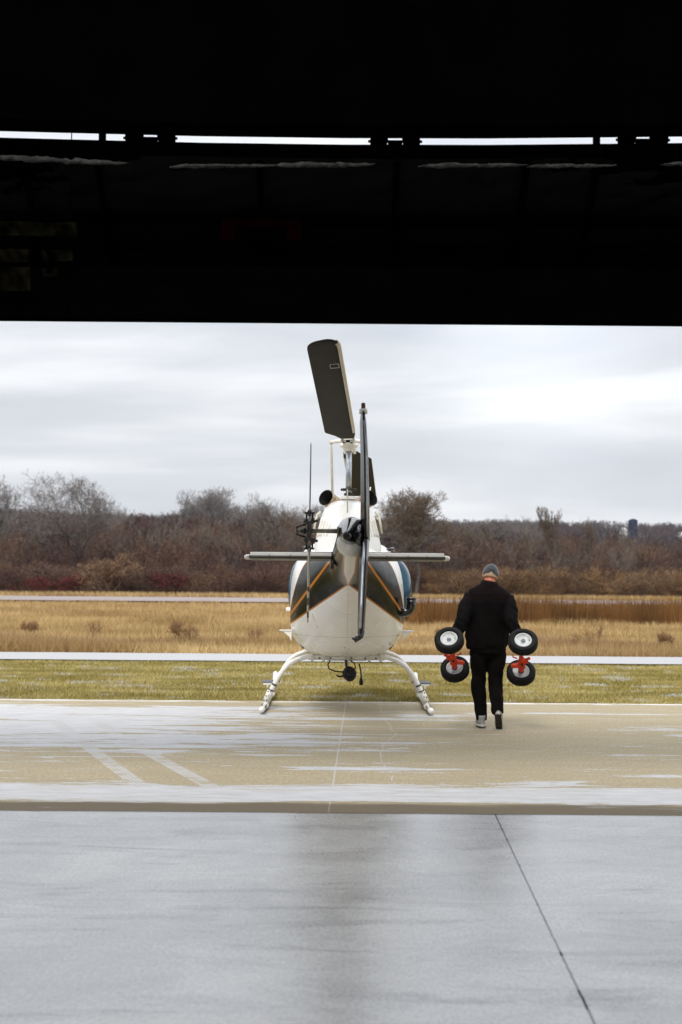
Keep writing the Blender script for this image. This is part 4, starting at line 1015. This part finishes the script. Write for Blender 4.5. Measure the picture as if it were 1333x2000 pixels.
# woods: one countless mass of bare trees and brush
protos = []
for i in range(7):
    rs = random.Random(100+i)
    segs = grow(rs, 1.0, .6 if i < 4 else .5, 4, stems=4 if i % 2 else 2, up=.5, wig=.2, r0=.011, first=.3, split=(2, 4)); protos.append(seg_mesh(segs, .0028, 1))
lite = []
for i in range(5):
    rs = random.Random(200+i); segs = grow(rs, 1.0, .55, 3, stems=2, up=.6, wig=.2, r0=.016, first=.36, split=(2, 3)); lite.append(seg_mesh(segs, .010, 1))
def mass(name, items, protos_, label, cat):
    Vs = []; Ts = []; Cs = []; off = 0
    for (x, y, z, h, wd, c) in items:
        V, T = protos_[random.randrange(len(protos_))]; a = random.random()*6.28; ca, sa = math.cos(a), math.sin(a)
        W = np.empty_like(V); W[:, 0] = (V[:, 0]*ca-V[:, 1]*sa)*h*wd+x; W[:, 1] = (V[:, 0]*sa+V[:, 1]*ca)*h*wd+y; W[:, 2] = V[:, 2]*h+z
        Vs.append(W); Ts.append(T+off); off += len(V)
        Cs.append(tinted(V, c, .25))
    o = np_obj(name, np.concatenate(Vs), np.concatenate(Ts), M['twig'], np.concatenate(Cs)); return tag(o, label, cat, None, 'stuff')
browns = [(.095, .052, .040), (.115, .066, .046), (.072, .048, .043), (.13, .078, .050), (.105, .085, .07), (.055, .033, .031)]
items = []
for k in range(640):
    t = random.random(); Y = 132+95*t**1.1; x = random.uniform(-.27, .27)*Y*1.05
    u = x/Y; lim = 1004 if u < -.05 else 1004+ (u+.05)/.29*50
    px = 666+u*F
    h = P(px, lim, Y).z-.1; h *= random.uniform(.65, 1.09) if t > .3 else random.uniform(.3, .8)
    items.append((x, Y, -.1, max(1.5, h), random.uniform(.8, 1.3), random.choice(browns)))
for k in range(45):
    Y = random.uniform(140, 215); x = random.uniform(-.27, .27)*Y; u = x/Y; lim = 1000 if u < -.05 else 1000+(u+.05)/.29*46
    h = (P(666+u*F, lim, Y).z)*random.uniform(.75, 1.06); items.append((x, Y, -.1, h, random.uniform(.45, .7), random.choice([(.16, .13, .105), (.13, .10, .08), (.12, .09, .07)])))
mass('woods', items, protos, 'dense brown mass of leafless woodland behind the airfield', 'woods')
items = []
for k in range(420):
    Y = random.uniform(127, 137); x = random.uniform(-.27, .27)*Y; items.append((x, Y, -.05, random.uniform(.9, 3.2), random.uniform(1.2, 2.0), random.choice([(.13, .075, .05), (.11, .07, .055), (.09, .05, .045), (.15, .095, .06)] if x < 8 else [(.20, .12, .06), (.16, .10, .06), (.13, .08, .05), (.22, .14, .07)])))
mass('brush', items, protos, 'tangled rusty brush along the foot of the woods', 'brush')
items = []
for k in range(4200):
    Y = 230+1230*random.random()**.8; x = random.uniform(-.27, .27)*Y; h = random.uniform(8, 14)*(1 if Y > 330 else .8)
    zt_ = hill(x, Y)-.5+h; pyt = 1135-(zt_-1.6)/Y*F
    if abs(x/Y-.2053) < .0062 and Y < 1040 and pyt < 1049: continue
    if abs(x/Y-.1985) < .003 and Y < 1030 and pyt < 1036: continue
    if abs(x/Y-.239) < .004 and Y < 900 and pyt < 1049: continue
    items.append((x, Y, hill(x, Y)-.5, h, random.uniform(.6, 1.0), random.choice([(.075, .055, .058), (.06, .042, .045), (.085, .062, .056), (.052, .044, .052), (.08, .05, .045)])))
mass('hillside_woods', items, lite, 'bluish leafless woods covering the distant hillside', 'woods')
# shrubs standing out at the edge of the wood
def shrub(px, ytop, Y, label, col, seed, group, name='shrub', stems=7, wd=1.0, leaves=None, depth=4, cat='shrub', pxb=None):
    rs = random.Random(seed); b = P(px, 1150, Y); z0 = -.08; h = P(px, ytop, Y).z-z0
    segs = grow(rs, 1.0, .6, depth, stems=stems, up=.4, wig=.22, r0=.018, first=.32); V, T = seg_mesh(segs, .0045, 1)
    root = empty(name, (b.x, Y, z0), 0, label, cat, group)
    W = V*np.array([h*wd, h*wd, h]); np_obj('stem', W, T, M['twig'], tinted(V, col, .3), root)
    if leaves:
        tips = [s_[1] for s_ in segs if s_[4] >= depth-1]; Vl = []; Tl = []
        for p in tips:
            for q in range(leaves[1]):
                c = Vector((p.x*h*wd, p.y*h*wd, p.z*h))+Vector((rs.gauss(0, .05), rs.gauss(0, .05), rs.gauss(0, .05)))*h*.5; s0 = len(Vl); s_ = leaves[2]
                for _ in range(3): Vl.append(c+Vector((rs.uniform(-1, 1), rs.uniform(-1, 1), rs.uniform(-1, 1)))*s_)
                Tl.append((s0, s0+1, s0+2))
        Vl = np.array([tuple(p) for p in Vl]); np_obj('leaves', Vl, np.array(Tl), M['twig'], tinted(Vl, leaves[0], .35), root)
shrub(215, 1075, 126, 'shrub with dry tan leaves, tallest shrub at the foot of the wood, left', (.16, .10, .06), 21, 'shrubs at the foot of the wood', leaves=((.22, .135, .08), 1, .08), wd=1.25)
shrub(75, 1122, 125, 'leftmost low dark red shrub at the foot of the wood', (.11, .03, .026), 22, 'shrubs at the foot of the wood', wd=1.8, stems=9)
shrub(140, 1118, 125.5, 'dark red shrub just left of the tan leaved shrub', (.12, .03, .026), 23, 'shrubs at the foot of the wood', wd=1.6, stems=9)
shrub(325, 1112, 126, 'dark red shrub right of the tan leaved shrub', (.10, .028, .026), 24, 'shrubs at the foot of the wood', wd=1.5, stems=9)
for i, (px, yt, yb, lab) in enumerate(((55, 1215, 1240, 'low brown weed clump nearest the left edge of the golden field'), (180, 1212, 1246, 'dark branching weed clump in the golden field left of the wide one'), (352, 1216, 1256, 'widest brown weed clump in the golden field, left of the helicopter'),
        (500, 1230, 1254, 'small brown weed clump beside the left skid side of the helicopter in the field'), (870, 1228, 1258, 'thin brown weeds in the field just right of the fuselage'), (1165, 1222, 1262, 'sparse brown weed clump in the field right of the person'), (1290, 1236, 1262, 'pale dry weed clump near the right edge of the field'))):
    Y = 1.6*F/(yb-(1130+(px-666)*.0078)); shrub(px, yt-6, Y, lab, (.22, .13, .07), 40+i, 'weed clumps in the golden field', 'weed_clump', 6, .85, ((.30, .18, .09), 1, .012), 3 if i % 2 else 4, 'weeds')

# grass: blades as one countless mass per strip
def blades(name, n, ysamp, hfun, wfun, cfun, label, xr=.27, lean=.5, keep=None, cat='grass', z=-.06):
    Y = ysamp(n); x = rng.uniform(-xr, xr, n)*Y+rng.normal(0, .1, n)
    if keep is not None:
        k = keep(x, Y); x = x[k]; Y = Y[k]; n = len(x)
    h = hfun(x, Y)*rng.uniform(.45, 1.15, n); w_ = wfun(x, Y); a = rng.uniform(0, math.pi, n)
    lx = rng.normal(0, lean, n)*h; ly = rng.normal(0, lean, n)*h
    V = np.empty((n*3, 3)); zz = np.full(n, z)
    V[0::3] = np.stack([x-np.cos(a)*w_, Y-np.sin(a)*w_, zz], 1); V[1::3] = np.stack([x+np.cos(a)*w_, Y+np.sin(a)*w_, zz], 1); V[2::3] = np.stack([x+lx, Y+ly, zz+h], 1)
    T = np.arange(n*3).reshape(n, 3); c = np.repeat(cfun(x, Y), 3, 0)*np.repeat(1+rng.uniform(-.22, .22, (n, 1)), 3, 0)
    return tag(np_obj(name, V, T, M['grass'], np.clip(c, 0, .9)), label, cat, None, 'stuff')
def fld(x, y, sx, sy, seed): return np.array([noise.noise(Vector((a*sx, b*sy, seed))) for a, b in zip(x, y)])
def c_near(x, y):
    f = fld(x, y, .8, 1.6, 1)[:, None]; g_ = fld(x, y, .35, 2.6, 7)[:, None]; t = np.clip(.5+f*1.2, 0, 1)
    c = np.array([[.27, .225, .07]])*(1-t)+np.array([[.42, .355, .15]])*t
    s_ = (fld(x, y, 1.6, 3.0, 3)+.25*rng.random(len(x))) > .56
    c[s_] = (.50, .50, .48); return c*(1+.25*g_)
blades('near_grass', 230000, lambda n: 18.76+9.1*rng.random(n)**1.0, lambda x, y: np.full(len(x), .055), lambda x, y: np.full(len(x), .006), c_near, 'short yellow green grass dusted with snow behind the apron')
def c_far(x, y):
    f = fld(x, y, .25, .55, 2)[:, None]; t = np.clip(.5+f*1.4, 0, 1)
    c = np.array([[.31, .205, .085]])*(1-t)+np.array([[.55, .41, .20]])*t
    u_ = np.clip(fld(x, y, .10, .30, 12)*2.2, 0, 1)[:, None]; c = c*(1-u_*.7)+np.array([[.25, .155, .085]])*u_*.7
    return c
blades('field_grass', 210000, lambda n: 1/(1/30.4-(1/30.4-1/91)*rng.random(n)), lambda x, y: .16+.20*np.clip(fld(x, y, .3, .3, 5)+.5, 0, 1), lambda x, y: .004+y*.00007, c_far, 'golden dry grass of the open field between taxiway and runway', lean=.4)
blades('verge_grass', 26000, lambda n: rng.uniform(111, 128, n), lambda x, y: np.full(len(x), .45), lambda x, y: np.full(len(x), .03), c_far, 'strip of tan grass between runway and woods', lean=.4)
def reed_keep(x, y):
    k = fld(x, y, .22, .22, 9); return (x > 2.2+k*1.5) & (y < 62+k*8)
blades('reeds', 60000, lambda n: rng.uniform(50, 68, n), lambda x, y: .98+.35*fld(x, y, .35, .35, 6), lambda x, y: np.full(len(x), .012),
       lambda x, y: np.array([[.15, .072, .022]])*(1+1.1*np.clip(fld(x, y, .8, .8, 4), -.5, .8)[:, None])+0*x[:, None], 'tall rusty brown reeds right of the helicopter', lean=.10, keep=reed_keep, cat='reeds')

# ---------------------------------------------------------------- far farm buildings
def far(px, pyb, Y): p = P(px, pyb, Y); return p
p = far(1237, 1052, 1040); silo = empty('silo', (p.x, p.y, p.z-6), 0, 'dark blue cylindrical farm silo on the distant hillside', 'silo')
navy = simple('navy_steel', (.002, .008, .04), .8, var=.1, scale=.5, spec=.05); r_ = 3.3; hh = P(1237, 1016, 1040).z-p.z+6
prof = [(r_, 0)]
for k in range(1, 9): prof += [(r_, hh*k/9-.1), (r_+.12, hh*k/9), (r_, hh*k/9+.1)]
MB().lathe((0, 0, 0), (0, 0, 1), prof+[(r_, hh)], 24).build('shell', navy, silo)
MB().lathe((0, 0, hh-.05), (0, 0, 1), [(r_+.1, 0), (r_*.7, .6), (.3, 1.1), (.01, 1.15)], 24).build('roof', navy, silo)
g = MB(); g.tube([(-.8, -r_-.25, 0), (-.8, -r_-.25, hh)], .12, 6); g.build('ladder', navy, silo)
wht = simple('white_dome', (.62, .66, .62), .5, var=.08, scale=.5)
for px, py, rr, Y, lab in ((1218, 1037, 3.0, 1030, 'white domed silo top just left of the blue silo'), (1331, 1049, 3.6, 900, 'white domed silo top cut by the right edge of the photo')):
    q = P(px, py, Y); rt_ = empty('domed_silo', (q.x, q.y, q.z-8), 0, lab, 'silo', 'white domed silos on the hillside')
    MB().lathe((0, 0, 0), (0, 0, 1), [(rr, 0), (rr, 8), (rr+.05, 8.1)], 24).build('shell', wht, rt_)
    MB().lathe((0, 0, 8.05), (0, 0, 1), [(rr*math.cos(a), rr*.85*math.sin(a)) for a in [math.pi/2*k/8 for k in range(8)]]+[(.01, rr*.85)], 24).build('dome', wht, rt_)
q = P(1236, 1074, 480); tank = empty('blue_tank', (q.x, q.y, q.z-1.5), 0, 'small bright blue tank among the trees below the silo', 'tank')
blu = simple('blue_tarp', (.03, .10, .42), .6, var=.1, scale=1); MB().lathe((0, 0, 0), (0, 0, 1), [(.75, 0), (.75, 2.6), (.5, 2.9), (.01, 3.0)], 20).build('shell', blu, tank)

# ---------------------------------------------------------------- winter haze
m = bpy.data.materials.new('haze_air'); m.use_nodes = True; n_ = m.node_tree; n_.nodes.clear()
o_ = n_.nodes.new('ShaderNodeOutputMaterial'); v_ = n_.nodes.new('ShaderNodeVolumePrincipled')
v_.inputs['Density'].default_value = .00007; v_.inputs['Color'].default_value = (.88, .93, 1, 1); v_.inputs['Anisotropy'].default_value = .0
n_.links.new(v_.outputs[0], o_.inputs['Volume'])
hz = MB().box((0, 2000, 55), (7000, 4600, 130)).build('haze', m); tag(hz, kind='stuff')
